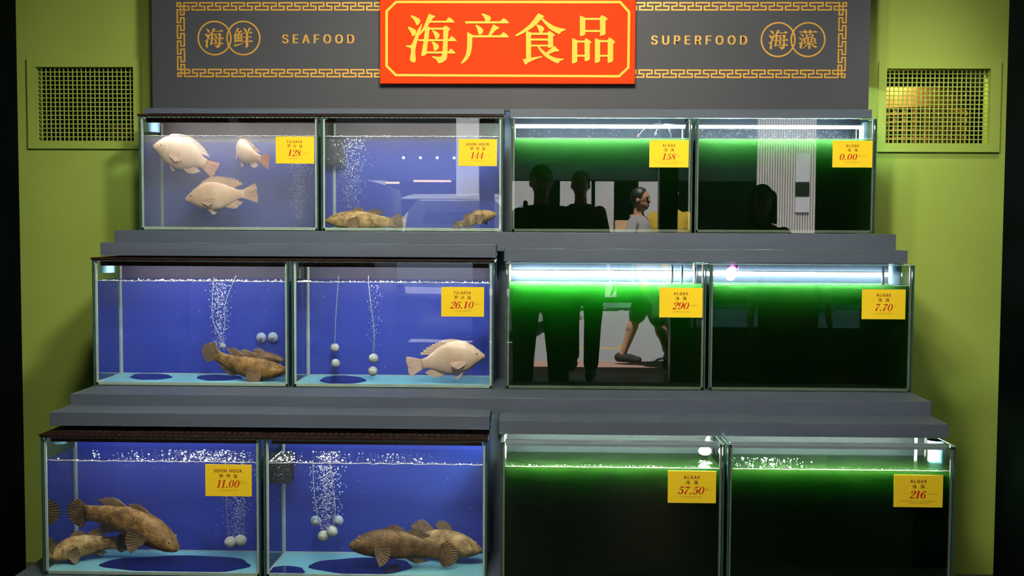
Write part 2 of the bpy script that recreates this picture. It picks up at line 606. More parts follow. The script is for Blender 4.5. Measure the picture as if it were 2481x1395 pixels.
# gold key-pattern border, laid out in metres on the board
K = 3.915 / FPX                                # one pixel on the board
pTL, pBR = at(429.6, 5.1, YB), at(2048.0, 188.0, YB)
pTR, pBL = at(2049.5, 9.0, YB), at(431.0, 185.0, YB)
X0, X1 = (pTL.x + pBL.x) / 2, (pTR.x + pBR.x) / 2
Z1, Z0 = (pTL.z + pTR.z) / 2, (pBR.z + pBL.z) / 2
lw = 3.7 * K
D2, D1 = 16.6 * K, 8.1 * K


def key_run(L, n):
    """path of (along, depth) from 0 to L: n full turns and a last outer bar"""
    P = L / (n + 0.81)
    b = 0.81 * P
    out = [(0, 0)]
    for k in range(n):
        s = k * P
        out += [(s + b, 0), (s + b, D1), (s + 0.51 * P, D1), (s + 0.51 * P, D2), (s + 1.31 * P, D2), (s + 1.31 * P, D1), (s + P, D1), (s + P, 0)]
    out.append((L, 0))
    return out


bm = bmesh.new()
for zz, sg in ((Z1, -1), (Z0, 1)):             # top and bottom runs
    polyline(bm, [(X0 + D2 + a, zz + sg * d) for a, d in key_run(X1 - X0 - 2 * D2, 40)], YB, lw)
for xx, sg in ((X0, 1), (X1, -1)):             # left and right runs
    polyline(bm, [(xx + sg * d, Z1 - D2 - a) for a, d in key_run(Z1 - Z0 - 2 * D2, 3)], YB, lw)
for xx, sx in ((X0, 1), (X1, -1)):             # the knots in the corners
    for zz, sz in ((Z1, -1), (Z0, 1)):
        h, hx = D1, 28.5 * K
        q = lambda a, d: (xx + sx * a, zz + sz * d)
        polyline(bm, [q(0, h), q(0, 0), q(h, 0), q(h, hx), q(D2, hx), q(D2, 0)], YB, lw)
        polyline(bm, [q(0, h), q(hx, h), q(hx, D2), q(0, D2)], YB, lw)
obj('key_border', bm, M['gold'], sb)

# glyph outlines traced as strokes: (origin x, origin y, scale) then polygons in traced units
SEA = [[(190,165),(215,158),(300,195),(385,240),(403,275),(398,320),(375,365),(340,388),(315,380),(290,320),(250,250),(195,200)],
 [(118,435),(145,418),(230,450),(295,490),(318,530),(312,570),(280,615),(240,632),(215,620),(200,570),(180,530)],
 [(432,355),(450,362),(440,400),(375,620),(320,800),(297,920),(290,1000),(305,1140),(300,1195),(275,1225),(240,1225),(200,1205),(172,1165),(172,1110),(195,1000),(195,920),(175,892),(80,870),(85,840),(180,838),(215,815),(245,740),(340,500)],
 [(597,125),(740,180),(735,200),(690,230),(640,300),(570,410),(510,490),(400,605),(380,598),(385,575),(470,440),(520,320)],
 [(640,285),(985,285),(1035,210),(1055,207),(1120,245),(1175,310),(1170,328),(600,328)],
 [(575,410),(625,440),(610,490),(590,690),(548,980),(545,1030),(510,1065),(450,1080),(425,1070),(430,1030),(480,750),(510,490),(530,430)],
 [(620,440),(915,440),(960,397),(985,400),(1080,460),(1075,485),(1040,510),(1025,700),(1015,980),(1010,1100),(990,1160),(940,1200),(870,1235),(810,1245),(795,1210),(770,1165),(720,1130),(665,1105),(670,1080),(800,1095),(870,1090),(890,1060),(905,980),(920,700),(922,487),(605,487)],
 [(350,700),(1050,700),(1095,635),(1115,632),(1170,670),(1222,730),(1215,747),(370,747)],
 [(548,975),(1040,975),(1080,915),(1100,912),(1150,955),(1200,1010),(1195,1024),(545,1024)],
 [(665,500),(690,492),(770,530),(830,575),(842,605),(830,650),(805,685),(770,697),(745,688),(725,620),(700,560)],
 [(655,760),(680,748),(750,780),(805,820),(825,860),(818,895),(780,945),(740,965),(715,955),(700,920),(695,850),(675,800)]]
PRODUCE = [[(1775,130),(1800,120),(1880,140),(1960,175),(1992,215),(1990,250),(1955,305),(1870,305),(1855,240),(1830,190)],
 [(1403,297),(2205,297),(2265,230),(2285,227),(2345,265),(2403,325),(2395,345),(1425,347)],
 [(1645,380),(1665,370),(1740,410),(1800,460),(1822,500),(1810,550),(1780,590),(1740,602),(1718,590),(1705,540),(1680,460)],
 [(2045,370),(2060,368),(2180,435),(2178,455),(2130,480),(2080,520),(1995,620),(1930,615),(1970,530)],
 [(1500,610),(2205,610),(2265,545),(2285,540),(2345,585),(2393,640),(2385,662),(1500,662)],
 [(1460,545),(1480,543),(1590,610),(1577,662),(1570,850),(1555,960),(1530,1050),(1470,1150),(1400,1215),(1340,1253),(1320,1235),(1370,1160),(1425,1060),(1450,950),(1460,850)]]
EAT = [[(640,120),(660,122),(775,180),(775,200),(735,215),(705,250),(610,365),(500,450),(400,515),(280,580),(150,633),(125,625),(128,605),(230,540),(330,465),(440,375),(530,270)],
 [(735,215),(860,320),(980,395),(1100,440),(1245,470),(1265,485),(1250,500),(1170,525),(1120,587),(1090,580),(970,515),(870,440),(790,350),(705,248)],
 [(595,385),(620,370),(690,385),(750,420),(775,455),(765,500),(735,545),(700,553),(670,545),(655,500),(625,430)],
 [(365,540),(400,515),(490,552),(480,600),(480,1120),(420,1150),(370,1140)],
 [(485,552),(855,552),(880,512),(900,512),(970,560),(1015,600),(1005,625),(975,640),(980,860),(950,885),(875,902),(862,890),(862,603),(475,603)],
 [(475,685),(865,685),(865,732),(475,732)], [(475,825),(865,825),(865,865),(475,865)],
 [(290,1155),(365,1138),(480,1115),(720,1078),(735,1095),(715,1110),(560,1160),(420,1225),(365,1273),(345,1268)],
 [(620,865),(670,865),(740,940),(815,1005),(870,1045),(960,1090),(1080,1130),(1205,1135),(1218,1150),(1205,1168),(1140,1185),(1095,1245),(1060,1240),(940,1185),(800,1095),(700,985),(640,900)],
 [(815,1005),(990,860),(1015,857),(1060,900),(1115,960),(1105,975),(1010,980),(870,1045)]]
GOODS = [[(1580,175),(1600,172),(1710,220),(1702,265),(1700,590),(1660,620),(1600,633),(1580,625)],
 [(1700,220),(2030,220),(2060,165),(2080,158),(2160,200),(2203,240),(2195,262),(2157,285),(2157,590),(2110,612),(2045,625),(2032,615),(2032,267),(1695,267)],
 [(1695,493),(2040,493),(2040,540),(1695,540)],
 [(1405,690),(1415,677),(1440,685),(1535,730),(1522,775),(1520,1200),(1480,1230),(1420,1247),(1400,1235)],
 [(1525,730),(1680,730),(1705,685),(1725,680),(1800,725),(1837,760),(1830,780),(1803,805),(1803,1155),(1760,1185),(1705,1198),(1688,1185),(1685,775),(1515,775)],
 [(1515,1050),(1692,1050),(1692,1095),(1515,1095)],
 [(1920,690),(1935,680),(2040,720),(2035,770),(2033,1190),(1990,1225),(1935,1238),(1917,1225)],
 [(2030,720),(2205,720),(2230,670),(2250,662),(2325,710),(2372,755),(2365,775),(2330,805),(2328,1190),(2285,1220),(2225,1233),(2205,1222),(2207,770),(2028,770)],
 [(2028,1052),(2210,1052),(2210,1095),(2028,1095)]]
R_ = lambda a, b, c, d: [(a, b), (c, b), (c, d), (a, d)]
FRESH = [[(1390,370),(1470,385),(1440,430),(1330,570),(1280,640),(1265,630),(1310,560),(1360,450)],
 [(1410,470),(1480,470),(1510,440),(1555,465),(1530,495),(1480,540),(1440,580),(1400,570),(1450,505),(1410,505)],
 [(1300,570),(1370,580),(1370,810),(1320,850),(1305,840)], [(1500,570),(1540,545),(1575,565),(1560,610),(1555,810),(1500,820)],
 R_(1405,580,1462,800), R_(1330,562,1545,598), R_(1340,668,1530,700), R_(1340,768,1530,808),
 [(1280,910),(1340,905),(1590,855),(1600,875),(1480,915),(1300,970)],
 [(1595,375),(1620,370),(1690,420),(1705,460),(1690,510),(1650,500),(1620,440)],
 [(1770,360),(1850,380),(1780,470),(1730,530),(1700,520),(1740,440)],
 [(1560,520),(1790,520),(1840,480),(1890,530),(1880,545),(1560,545)], [(1590,650),(1770,650),(1815,620),(1865,665),(1860,680),(1590,680)],
 [(1560,790),(1790,790),(1840,750),(1905,805),(1895,820),(1560,820)], [(1680,530),(1745,530),(1750,970),(1690,1015),(1665,1000)]]
ALGA = [[(1275,415),(1770,415),(1800,385),(1870,440),(1865,452),(1275,452)], [(1440,360),(1500,365),(1500,500),(1450,490)], [(1600,365),(1670,370),(1650,500),(1610,500)],
 [(1310,490),(1380,510),(1415,545),(1405,585),(1370,570)], [(1260,595),(1330,625),(1355,660),(1345,700),(1300,670)],
 [(1430,580),(1445,590),(1380,770),(1375,870),(1360,960),(1320,975),(1285,940),(1300,830),(1250,800),(1255,785),(1320,780),(1360,700)],
 R_(1495,508,1540,635), [(1690,500),(1750,520),(1740,545),(1735,620),(1690,630)], R_(1530,510,1700,535), R_(1530,588,1700,615),
 R_(1428,640,1474,775), R_(1540,635,1592,772), R_(1465,640,1550,665), R_(1465,725,1550,750),
 R_(1642,640,1690,772), R_(1758,632,1808,765), R_(1680,640,1765,665), R_(1680,725,1765,750),
 [(1400,790),(1780,790),(1805,770),(1850,800),(1845,815),(1400,815)], [(1575,760),(1635,760),(1635,970),(1590,990),(1570,970)],
 [(1540,810),(1570,815),(1500,900),(1390,975),(1375,965),(1450,900)], [(1640,800),(1680,800),(1740,860),(1860,900),(1865,912),(1800,950),(1760,935),(1690,870)]]


def glyph(name, strokes, f, Y, m, parent, th=0.0015):
    bm = bmesh.new()
    for s in strokes:
        plane_poly(bm, [f(x, y) for x, y in s], Y, th + 4e-5 * len(bm.verts) / 24)
    return obj(name, bm, m, parent)


def ring(bm, px, py, ro, ri, Y, th=0.0015, n=72):
    c = at(px, py, Y)
    k = Y / FPX
    v = []
    for i in range(n):
        a = 2 * math.pi * i / n
        v.append([bm.verts.new((c.x + r * k * math.cos(a), y, c.z + r * k * math.sin(a))) for r, y in ((ro, Y - th), (ri, Y - th), (ri, Y - 1e-4), (ro, Y - 1e-4))])
    for i in range(n):
        p, q = v[i], v[(i + 1) % n]
        for j in range(4):
            bm.faces.new((p[j], q[j], q[(j + 1) % 4], p[(j + 1) % 4]))


def mapbox(src, dst):
    (a, b, c, d), (e, f, g, h) = src, dst
    return lambda x, y: (e + (x - a) * (g - e) / (c - a), f + (y - b) * (h - f) / (d - b))


big = (80, 125, 1222, 1245)
for c1, c2, cyp, sea_box, other, f in (
        (520.0, 589.8, 92.4, (494.5, 68.2, 543.0, 116.8), FRESH, lambda x, y: (470 + x / 13.288, 40 + y / 13.288)),
        (1885.2, 1957.5, 96.2, (1860.7, 72.1, 1910.4, 120.3), ALGA, lambda x, y: (1840 + x / 13.288, 45 + y / 13.288))):
    bm = bmesh.new()
    ring(bm, c1, cyp, 41.6, 37.9, YB)
    ring(bm, c2, cyp, 41.6, 37.9, YB, .00165)
    e = obj('twin_ring_emblem', bm, M['gold'], sb)
    glyph('character', SEA, mapbox(big, sea_box), YB, M['gold'], e)
    glyph('character', other, f, YB, M['gold'], e)


try:                                           # the grotesque that ships with Blender, else its plain default
    SANS = bpy.data.fonts.load(bpy.utils.system_resource('DATAFILES', path='fonts') + '/Inter.woff2')
except Exception:
    SANS = None


def text_mesh(name, s, x0, x1, z0, z1, Y, m, parent, th=0.0008, bold=0.0, space=1.0, shear=0.0):
    """lettering fitted to a rectangle on the plane Y"""
    c = bpy.data.curves.new(name, 'FONT')
    c.body = s
    if SANS and ord(s[0]) < 128 and 'K' not in s:   # its K overlaps itself
        c.font = SANS
    c.space_character = space
    c.shear = shear
    c.resolution_u = 4
    o = bpy.data.objects.new(name, c)
    me = baked(o)
    bpy.data.curves.remove(c)
    xs_ = [v.co.x for v in me.vertices]
    ys_ = [v.co.y for v in me.vertices]
    a, b, e, f = min(xs_), max(xs_), min(ys_), max(ys_)
    nb = bold * (z1 - z0)
    x0, x1 = x0 + nb, x1 - nb
    for v in me.vertices:
        v.co = (x0 + (v.co.x - a) * (x1 - x0) / (b - a), Y - th, z0 + (v.co.y - e) * (z1 - z0) / (f - e))
    if nb:                                     # heavier letters: the same outline laid a little to either side
        bm = bmesh.new()
        bm.from_mesh(me)
        vs0 = list(bm.verts)
        fs0 = list(bm.faces)
        for q, dx in enumerate((-nb, -nb / 2, nb / 2, nb)):
            mp = {v: bm.verts.new(v.co + Vector((dx, -7e-5 * (q + 1), 0))) for v in vs0}
            for fc in fs0:
                bm.faces.new([mp[v] for v in fc.verts])
        bm.to_mesh(me)
        bm.free()
    me.name = name
    return link(name, me, m, parent)


for s, (a, b, c, d) in (('SEAFOOD', (683.5, 83.4, 858.5, 105.3)), ('SUPERFOOD', (1577.2, 86.0, 1810.5, 108.2))):
    p, q = at(a, d, YB), at(c, b, YB)
    text_mesh('lettering', s, p.x, q.x, (p.z + at(c, d, YB).z) / 2, (q.z + at(a, b, YB).z) / 2, YB, M['gold'], sb, 0.0012, 0.045, 1.45)

# the red sign in front of it
YS = 3.885
p, q = at(920.5, 203, YS), at(1538.5, 203, YS)
rs = thing('red_sign', 'orange red sign with four large yellow characters, fixed over the middle of the grey board', 'sign', ((p.x + q.x) / 2, YS, p.z))
ztop = at(1230, -13, YS).z
obj('panel', mbox(p.x, q.x, YS, YB - 0.0005, (p.z + q.z) / 2, ztop, 0.002), M['red'], rs)
o8 = [(220, 8), (2270, 8), (2357, 105), (2350, 620), (2258, 706), (218, 695), (127, 605), (127, 98)]
i8 = [(228, 30), (2260, 32), (2334, 114), (2328, 611), (2249, 684), (228, 674), (150, 596), (150, 107)]
bm = bmesh.new()
for k in range(8):
    j = (k + 1) % 8
    plane_poly(bm, [(900 + x / 3.759, y / 3.759) for x, y in (o8[k], o8[j], i8[j], i8[k])], YS, 0.002)
obj('border_line', bm, M['yellow'], rs)
for st, ox in ((SEA, 975), (PRODUCE, 975), (EAT, 1235), (GOODS, 1235)):
    glyph('character', st, lambda x, y: (ox + x / 9.298, 20 + y / 9.298), YS, M['yellow'], rs, 0.003)

# ================================================================== the stepped stand
YT = [3.789, 3.377, 3.008]                     # front glass of each tier
ZT = [1.237, 0.761, 0.286]                     # its underside
TH, TD, GT = 0.382, 0.215, 0.006               # tank height, depth, glass
SEAM_L = [-0.7519, -0.7624, -0.7594]
SEAM_R = [0.5125, 0.5038, 0.5050]
END_L = [-0.1304, -0.1418, -0.1420]
BEG_R = [-0.1026, -0.1069, -0.1064]
ORD = ['top', 'middle', 'bottom']
SHELF_Y, SHELF_B = [3.56, 3.203, 2.85], [1.176, 0.712, 0.22]
BACK = [4.048, 3.66, 3.29]
for i in range(3):
    nm = ('uppermost', 'middle', 'lowest')[i]
    t = thing('display_step', f'slate grey painted step under the {ORD[i]} row of tanks', 'step', (-0.125, SHELF_Y[i], 0), 'grey steps of the tank stand')
    top = ZT[i] - 0.0005
    obj('shelf', mbox(XL - (.075 if i == 2 else 0), XR + (.05 if i == 2 else 0), SHELF_Y[i], BACK[i], SHELF_B[i], top, 0.0015), M['grey'], t)
    yb0 = [3.664, 3.294, 2.93][i]
    obj('riser', mbox(XL + 0.001, XR - 0.001, yb0, BACK[i], 0, SHELF_B[i]), M['grey'], t)

HOOD = [(3.848, 1.632, 1.657, 4.0), (3.444, 1.152, 1.192, 3.559), (3.065, 0.686, 0.7235, 3.2025)]
for i, (hy, hb, ht, hback) in enumerate(HOOD):
    for sdx, (a, b) in enumerate(((XL, END_L[i] + 0.003), (BEG_R[i] - 0.006, XR))):
        dz = (0.006, -0.005)[sdx]
        zb_, zt_ = hb + dz, ht + (dz if i else 0)
        if i:
            zt_ = min(zt_, SHELF_B[i - 1] + 0.022)
        t = thing('light_hood', f"slate grey light hood over the {('fish', 'algae')[sdx]} tanks of the {ORD[i]} row", 'hood', ((a + b) / 2, hy, zb_), 'grey hoods over the tanks')
        bm = bmesh.new()
        box(bm, a, b, hy, hy + 0.012, zb_, zt_, 0.001)
        obj('front_board', bm, M['grey'], t)
        obj('top_board', mbox(a, b, hy + 0.012, (hback if i else 3.914), zt_ - 0.006, zt_), M['grey'], t)
        for xa in (a, b - 0.01):
            obj('end_board', mbox(xa, xa + 0.01, hy + 0.012, (hback if i else 3.914), zb_ + 0.003, zt_ - 0.006), M['grey'], t)
t = thing('gap_panel', 'slate grey panel closing the back of the top row behind the tanks', 'panel', (-.125, 4.03, ZT[0]))
obj('panel_sheet', mbox(XL, XR, 4.025, 4.045, ZT[0], 1.70), M['grey'], t)

# ================================================================== tanks
rnd = random.Random(7)
G = 0.0045                                     # half gap between neighbouring tanks


def tank(i, x0, x1, zw, kind, wmat, label, blue_to=1.0):
    yf, z0 = YT[i], ZT[i]
    z1, yb = z0 + TH, yf + TD
    t = thing('fish_tank' if kind == 'fish' else 'algae_tank', label, 'tank', ((x0 + x1) / 2, yf, z0),
              'blue backed fish tanks' if kind == 'fish' else 'green algae tanks')
    obj('front_pane', mbox(x0, x1, yf, yf + GT, z0, z1), M['glass'], t)
    for a in (x0, x1 - GT):
        bm = bmesh.new()
        box(bm, a, a + GT, yf + GT + .0003, yb, zw, z1)
        box(bm, a, a + GT, yf + GT + .0003, yb, z0 + .0083, zw)
        bm.faces.ensure_lookup_table()
        bm.faces[7 if a == x0 else 6].material_index = 1   # the wet inner face
        p = obj('side_pane', bm, [M['sideglass'], M['wetside']], t)
        obj('polished_edge', mbox(a + (0 if a == x0 else GT - .0045), a + (.0045 if a == x0 else GT), yf - .0006, yf + .012, z0 + .001, z1 + .0004), M['edge'], p)
        obj('top_edge', mbox(a, a + GT, yf, yb, z1 + .0004, z1 + .0018), M['rim'], p)
    obj('bottom_pane', mbox(x0 + .001, x1 - .001, yf + GT + .0003, yb, z0 + .0005, z0 + .008), M['sideglass'], t)
    obj('rim', mbox(x0 + GT, x1 - GT, yf, yf + GT, z1, z1 + .002), M['rim'], t)
    # silicone seams: front corners, foot, back corners, and the lines running back along the floor
    bm = bmesh.new()
    s0, s1 = x0 + GT, x1 - GT
    for a in (s0, s1 - .006):
        box(bm, a, a + .006, yf + GT + .0003, yf + GT + .005, z0 + .009, z1 - .001)
        box(bm, a, a + .005, yb - .006, yb - .0005, z0 + .009, z1 - .001)
        box(bm, a, a + .004, yf + GT + .0052, yb - .006, z0 + .0082, z0 + .0122)
    box(bm, s0 + .006, s1 - .006, yf + GT + .0003, yf + GT + .005, z0 + .0015, z0 + .0105)
    box(bm, s0 + .006, s1 - .006, yb - .006, yb - .0005, z0 + .0082, z0 + .012)
    obj('silicone_seam', bm, M['seam'] if kind == 'fish' else M['seam_dark'], t)
    bm = bmesh.new()
    if kind == 'fish':
        zb2 = z0 + (zw - z0) * blue_to if blue_to <= 1 else z1 + .02
        box(bm, x0, x1, yb, yb + .003, z0, zb2, mi=0)
        if zb2 < z1:
            box(bm, x0, x1, yb, yb + .003, zb2, z1 + .02, mi=1)
        obj('back_film', bm, [M['blue'], M['greyback'] if i == 0 else M['purpleback']], t)
        fl = obj('floor_film', mbox(s0 + .004, s1 - .004, yf + GT + .0055, yb - .006, z0 + .0085, z0 + .0100), M['cyan'], t)
    else:
        box(bm, x0, x1, yb, yb + .003, z0, z1 + .025)
        obj('back_film', bm, M['whiteback'] if i < 2 else M['darkback'], t)
        fl = obj('floor_film', mbox(s0 + .004, s1 - .004, yf + GT + .0055, yb - .006, z0 + .0085, z0 + .0100), M['black'], t)
    w = obj('water', mbox(s0 + .0006, s1 - .0006, yf + GT + .0006, yb - .0006, z0 + .0084, zw), wmat, t)
    # bright meniscus along the glass
    bm = bmesh.new()
    n = 60
    amp = .0012 if kind == 'fish' else .0004
    pts = [(s0 + .007 + (s1 - s0 - .014) * k / n, yf + GT + .0016, zw + rnd.uniform(-amp, amp)) for k in range(n + 1)]
    tube(bm, pts, .0011, 6)
    obj('waterline', bm, M['froth'], w, True)
    return t


M['darkback'] = paint('dark_backing_film', (0.008, 0.014, 0.012), 0.5, 0.1, 6, spec=0.1)
M['purpleback'] = paint('dusky_purple_backing', (0.075, 0.066, 0.12), 0.5, 0.1, 6)
M['greyback'] = paint('warm_grey_backing', (0.17, 0.15, 0.155), 0.5, 0.1, 6)
M['whiteback'] = paint('dark_blue_backing_film', (0.008, 0.012, 0.017), 0.5, 0.1, 6, spec=0.1)
W_MILK = water('milky_water', (0.88, 0.84, 0.88), 2.6, (0.6, 0.7, 0.95), 0.5, 0.3)
W_HAZE = water('hazy_water', (0.80, 0.82, 0.95), 1.1, (0.5, 0.65, 0.98), 0.6, 0.3)
W_CLEAR = water('clear_water', (0.78, 0.82, 0.95), 0.30, (0.45, 0.6, 0.98), 0.8, 1.0, 45)
W_ALG1 = water('green_algae_water', (0.30, 0.66, 0.22), 12, (0.02, 0.46, 0.0), 34, 0.15, aniso=0.75)
W_ALG2 = water('bright_green_algae_water', (0.30, 0.66, 0.22), 11, (0.02, 0.44, 0.0), 34, 0.12, aniso=0.75)
W_ALG3 = water('dense_green_algae_water', (0.26, 0.52, 0.12), 18, (0.02, 0.48, 0.0), 70, 0.8, 30, aniso=0.75)
W_ALG2A = water('brightest_green_algae_water', (0.34, 0.70, 0.24), 13, (0.02, 0.58, 0.0), 34, 0.12, aniso=0.75)

ZWL = [1.558, 1.083, 0.6045]
ZWR = [1.5535, 1.0825, 0.601]
fishw = [[(W_MILK, .98), (W_HAZE, 1.0)], [(W_CLEAR, 1.0), (W_CLEAR, 1.0)], [(W_CLEAR, 2), (W_CLEAR, 2)]]
algw = [(W_ALG1, W_ALG1), (W_ALG2A, W_ALG2), (W_ALG3, W_ALG3)]
TX = {}
flab = [['top row fish tank with three pink tilapia, beside the left green wall',
         'top row fish tank beside the centre gap, a streak of bubbles rising over brown fish'],
        ['middle row fish tank with two round white cups on its back',
         'middle row fish tank with one large pink tilapia facing the centre gap'],
        ['bottom row fish tank with a brown fish diving head down',
         'bottom row fish tank with two brown fish lying side by side']]
alab = [['top row algae tank beside the centre gap, green fading to black, card reading 158',
         'top row algae tank at the right end, card reading 0.00'],
        ['middle row algae tank with the tallest bright green layer, card reading 290',
         'middle row algae tank at the right end, card reading 7.70'],
        ['bottom row algae tank with a glaring lamp reflection, card reading 57.50',
         'bottom row algae tank at the right end with froth flecks, card reading 216']]
for i in range(3):
    for j in range(2):
        a, b = ((XL, SEAM_L[i] - G), (SEAM_L[i] + G, END_L[i]))[j]
        TX[i, j] = (a, b)
        tank(i, a, b, ZWL[i], 'fish', fishw[i][j][0], flab[i][j], fishw[i][j][1])
        a, b = ((BEG_R[i], SEAM_R[i] - G), (SEAM_R[i] + G, XR))[j]
        TX[i, j + 2] = (a, b)
        tank(i, a, b, ZWR[i], 'algae', algw[i][j], alab[i][j])

# ------------------------------------------------------------------ lamps of the tanks


def strip(x0, x1, y, z, m, label, w=0.012, h=0.008, shade=None):
    """a lamp strip; with a shade, an opaque lip hangs down on the side of the room"""
    t = thing('led_strip', label, 'lamp', ((x0 + x1) / 2, y, z), 'lamp strips of the tanks')
    bm = bmesh.new()
    box(bm, x0, x1, y - .002, y + w + .002, z + h, z + h + .003)
    obj('channel', bm, shade or M['alu'], t)
    if shade:
        obj('shade', mbox(x0, x1, y - .0045, y - .002, z - .004, z + h + .003), shade, t)
    obj('diffuser', mbox(x0 + .003, x1 - .003, y, y + w, z, z + h, .001), m, t)


M['ledhouse'] = paint('pale_lamp_housing', (0.22, 0.27, 0.31), 0.4, 0.05, 10)
M['led1'] = glow('cool_white_led_top', (0.80, 0.92, 1.0), 250)
M['led2'] = glow('cool_white_led_middle', (0.80, 0.92, 1.0), 230)
M['led2a'] = glow('cool_white_led_brightest', (0.80, 0.92, 1.0), 460)
M['led3'] = glow('cool_white_led_bottom', (0.92, 0.96, 0.92), 560)
M['ledf1'] = glow('white_led_top', (1.0, 0.93, 0.92), 42)
M['ledf2'] = glow('white_led_middle', (1.0, 0.95, 0.94), 50)
M['ledf3'] = glow('white_led_bottom', (1.0, 0.95, 0.93), 36)
for i in range(3):
    zt = ZT[i] + TH
    for j in range(2):
        a, b = TX[i, j]
        pos = ('left', 'right')[j]
        strip(a + .016, b - .016, YT[i] + .032, zt - .0112, M[f'ledf{i+1}'], f"shaded lamp strip under the lid of the {ORD[i]} row fish tank {('by the green wall', 'by the centre gap')[j]}", shade=M['lid'])
        a, b = TX[i, j + 2]
        card = (('158', '0.00'), ('290', '7.70'), ('57.50', '216'))[i][j]
        if i == 0:
            strip(a + .012, b - .012, YT[i] + .090, zt - .0235, M['led1'], f"glowing lamp strip across the top of the algae tank with the {card} card", 0.012, 0.009)
        elif i == 1:
            strip(a + .012, b - .012, YT[i] + .185, ZWR[i] + .020, M['led2a' if j == 0 else 'led2'], f"glowing lamp strip low at the back of the algae tank with the {card} card", 0.012, 0.012)
        else:
            strip(a + .012, b - .012, YT[i] + .045, zt - .0125, M['led3'], f"shaded lamp strip at the back of the algae tank with the {card} card", shade=M['ledhouse'])
# two bright clip lamps at the algae seam
for i, px, py, lab in ((1, 1770, 664, 'bright clip lamp with a pink cap inside the middle algae tank by the seam'),
                       (2, 1708, 1092, 'glaring clip lamp low over the bottom algae tank with the 57.50 card')):
    c = at(px, py, YT[i] + .13)
    t = thing('clip_lamp', lab, 'lamp', c)
    bm = bmesh.new()
    if i == 1:
        ball(bm, (0, 0, 0), .017, 14, 10, (1, 1, 1.15))
    else:
        ball(bm, (0, 0, 0), .015, 14, 10, (1.2, 1, .8))
    bmesh.ops.translate(bm, verts=bm.verts, vec=c)
    obj('bulb', bm, M['lamp'], t, True)
    bm = bmesh.new()
    tube(bm, [c + Vector((0, .012, .012)), c + Vector((.012, .03, .03)), c + Vector((.02, .05, .035))], .006, 10)
    ball(bm, c + Vector((.016, .0, .022)), .009, 10, 8)
    obj('clip', bm, paint('pink_lamp_cap', (0.55, 0.12, 0.45), 0.4) if i == 1 else M['alu'], t, True)

# ------------------------------------------------------------------ lids over the fish tanks
for i in range(3):
    a, b = XL - .002, END_L[i] + .002
    z0 = ZT[i] + TH + .0022
    y0, y1 = YT[i] - .006, YT[i] + TD - .02
    h = .0085
    t = thing('tank_lid', f'dark brown slotted plastic lid over both fish tanks of the {ORD[i]} row', 'lid', ((a + b) / 2, y0, z0), 'brown tank lids')
    bm = bmesh.new()
    box(bm, a, b, y0, y0 + .007, z0 + .003, z0 + h)
    box(bm, a, b, y1 - .006, y1, z0, z0 + h)
    box(bm, a, a + .008, y0 + .007, y1 - .006, z0, z0 + h)
    box(bm, b - .008, b, y0 + .007, y1 - .006, z0, z0 + h)
    obj('frame', bm, M['lid'], t)
    bm = bmesh.new()
    n = int((b - a) / .0166)
    for k in range(1, n):
        x = a + (b - a) * k / n
        box(bm, x - .0018, x + .0018, y0 + .0005, y1 - .006, z0 - .0005, z0 + h - .001)
    for k in range(1, 13):
        y = y0 + (y1 - y0) * k / 13
        box(bm, a + .008, b - .008, y - .0030, y + .0030, z0, z0 + h - .002)
    obj('grid', bm, M['lid'], t)

# ------------------------------------------------------------------ pipes, hoses, rods
for (px0, px1, py, i, dy, lab) in ((2083, 2106, 292, 0, .10, 'pale blue pipe standing in the corner of the top algae tank at the right end'),
                                   (2156, 2184, 639, 1, .12, 'pale blue pipe standing in the corner of the middle algae tank at the right end'),
                                   (2249, 2284, 1066, 2, .15, 'pale blue pipe standing in the corner of the bottom algae tank at the right end'),
                                   (356, 386, 288, 0, .12, 'pale blue pipe end in the upper left corner of the top fish tanks'),
                                   (243, 277, 632, 1, .12, 'pale blue pipe end in the upper left corner of the middle fish tanks'),
                                   (128, 160, 1060, 2, .15, 'pale blue pipe end in the upper left corner of the bottom fish tanks')):
    Y = YT[i] + dy
    p, q = at(px0, py, Y), at(px1, py, Y)
    r = (q.x - p.x) / 2
    c = (p.x + q.x) / 2
    left = px0 < 1000
    z1 = (p.z if not left else ZT[i] + TH - .003)
    zl = (ZWL if left else ZWR)[i] - (.02 if not left else -.02)
    t = thing('water_pipe', lab, 'pipe', (c, Y, zl))
    bm = bmesh.new()
    tube(bm, [(c, Y, zl), (c, Y, z1)], r, 20)
    obj('pipe_body', bm, M['pipe'], t, False)
    bm = bmesh.new()
    tube(bm, [(c, Y, z1 - .012), (c, Y, z1)], r + .0016, 20)
    obj('collar', bm, M['pipe'], t, False)
for (px, i, dy, lab) in ((2140, 1, .13, 'thin grey rod beside the pale blue pipe in the middle algae tank'),
                         (2219, 2, .15, 'thin grey rod beside the pale blue pipe in the bottom algae tank'),
                         (1223, 2, .13, 'thin grey rod in the left corner of the bottom algae tank by the centre gap')):
    Y = YT[i] + dy
    x = at(px, 640 if i == 1 else 1075, Y).x
    bm = bmesh.new()
    z1 = ZT[i] + TH - .002
    tube(bm, [(x, Y, ZWR[i] - .03), (x, Y, z1)], .0045, 10)
    tag(obj('support_rod', bm, M['alu'], None, True), lab, 'rod')


def hose(pts, r, lab, m='hose', name='air_hose'):
    bm = bmesh.new()
    tube(bm, crom([tuple(p) for p in pts], 8), r, 8)
    return tag(obj(name, bm, M[m], None, True), lab, 'hose')


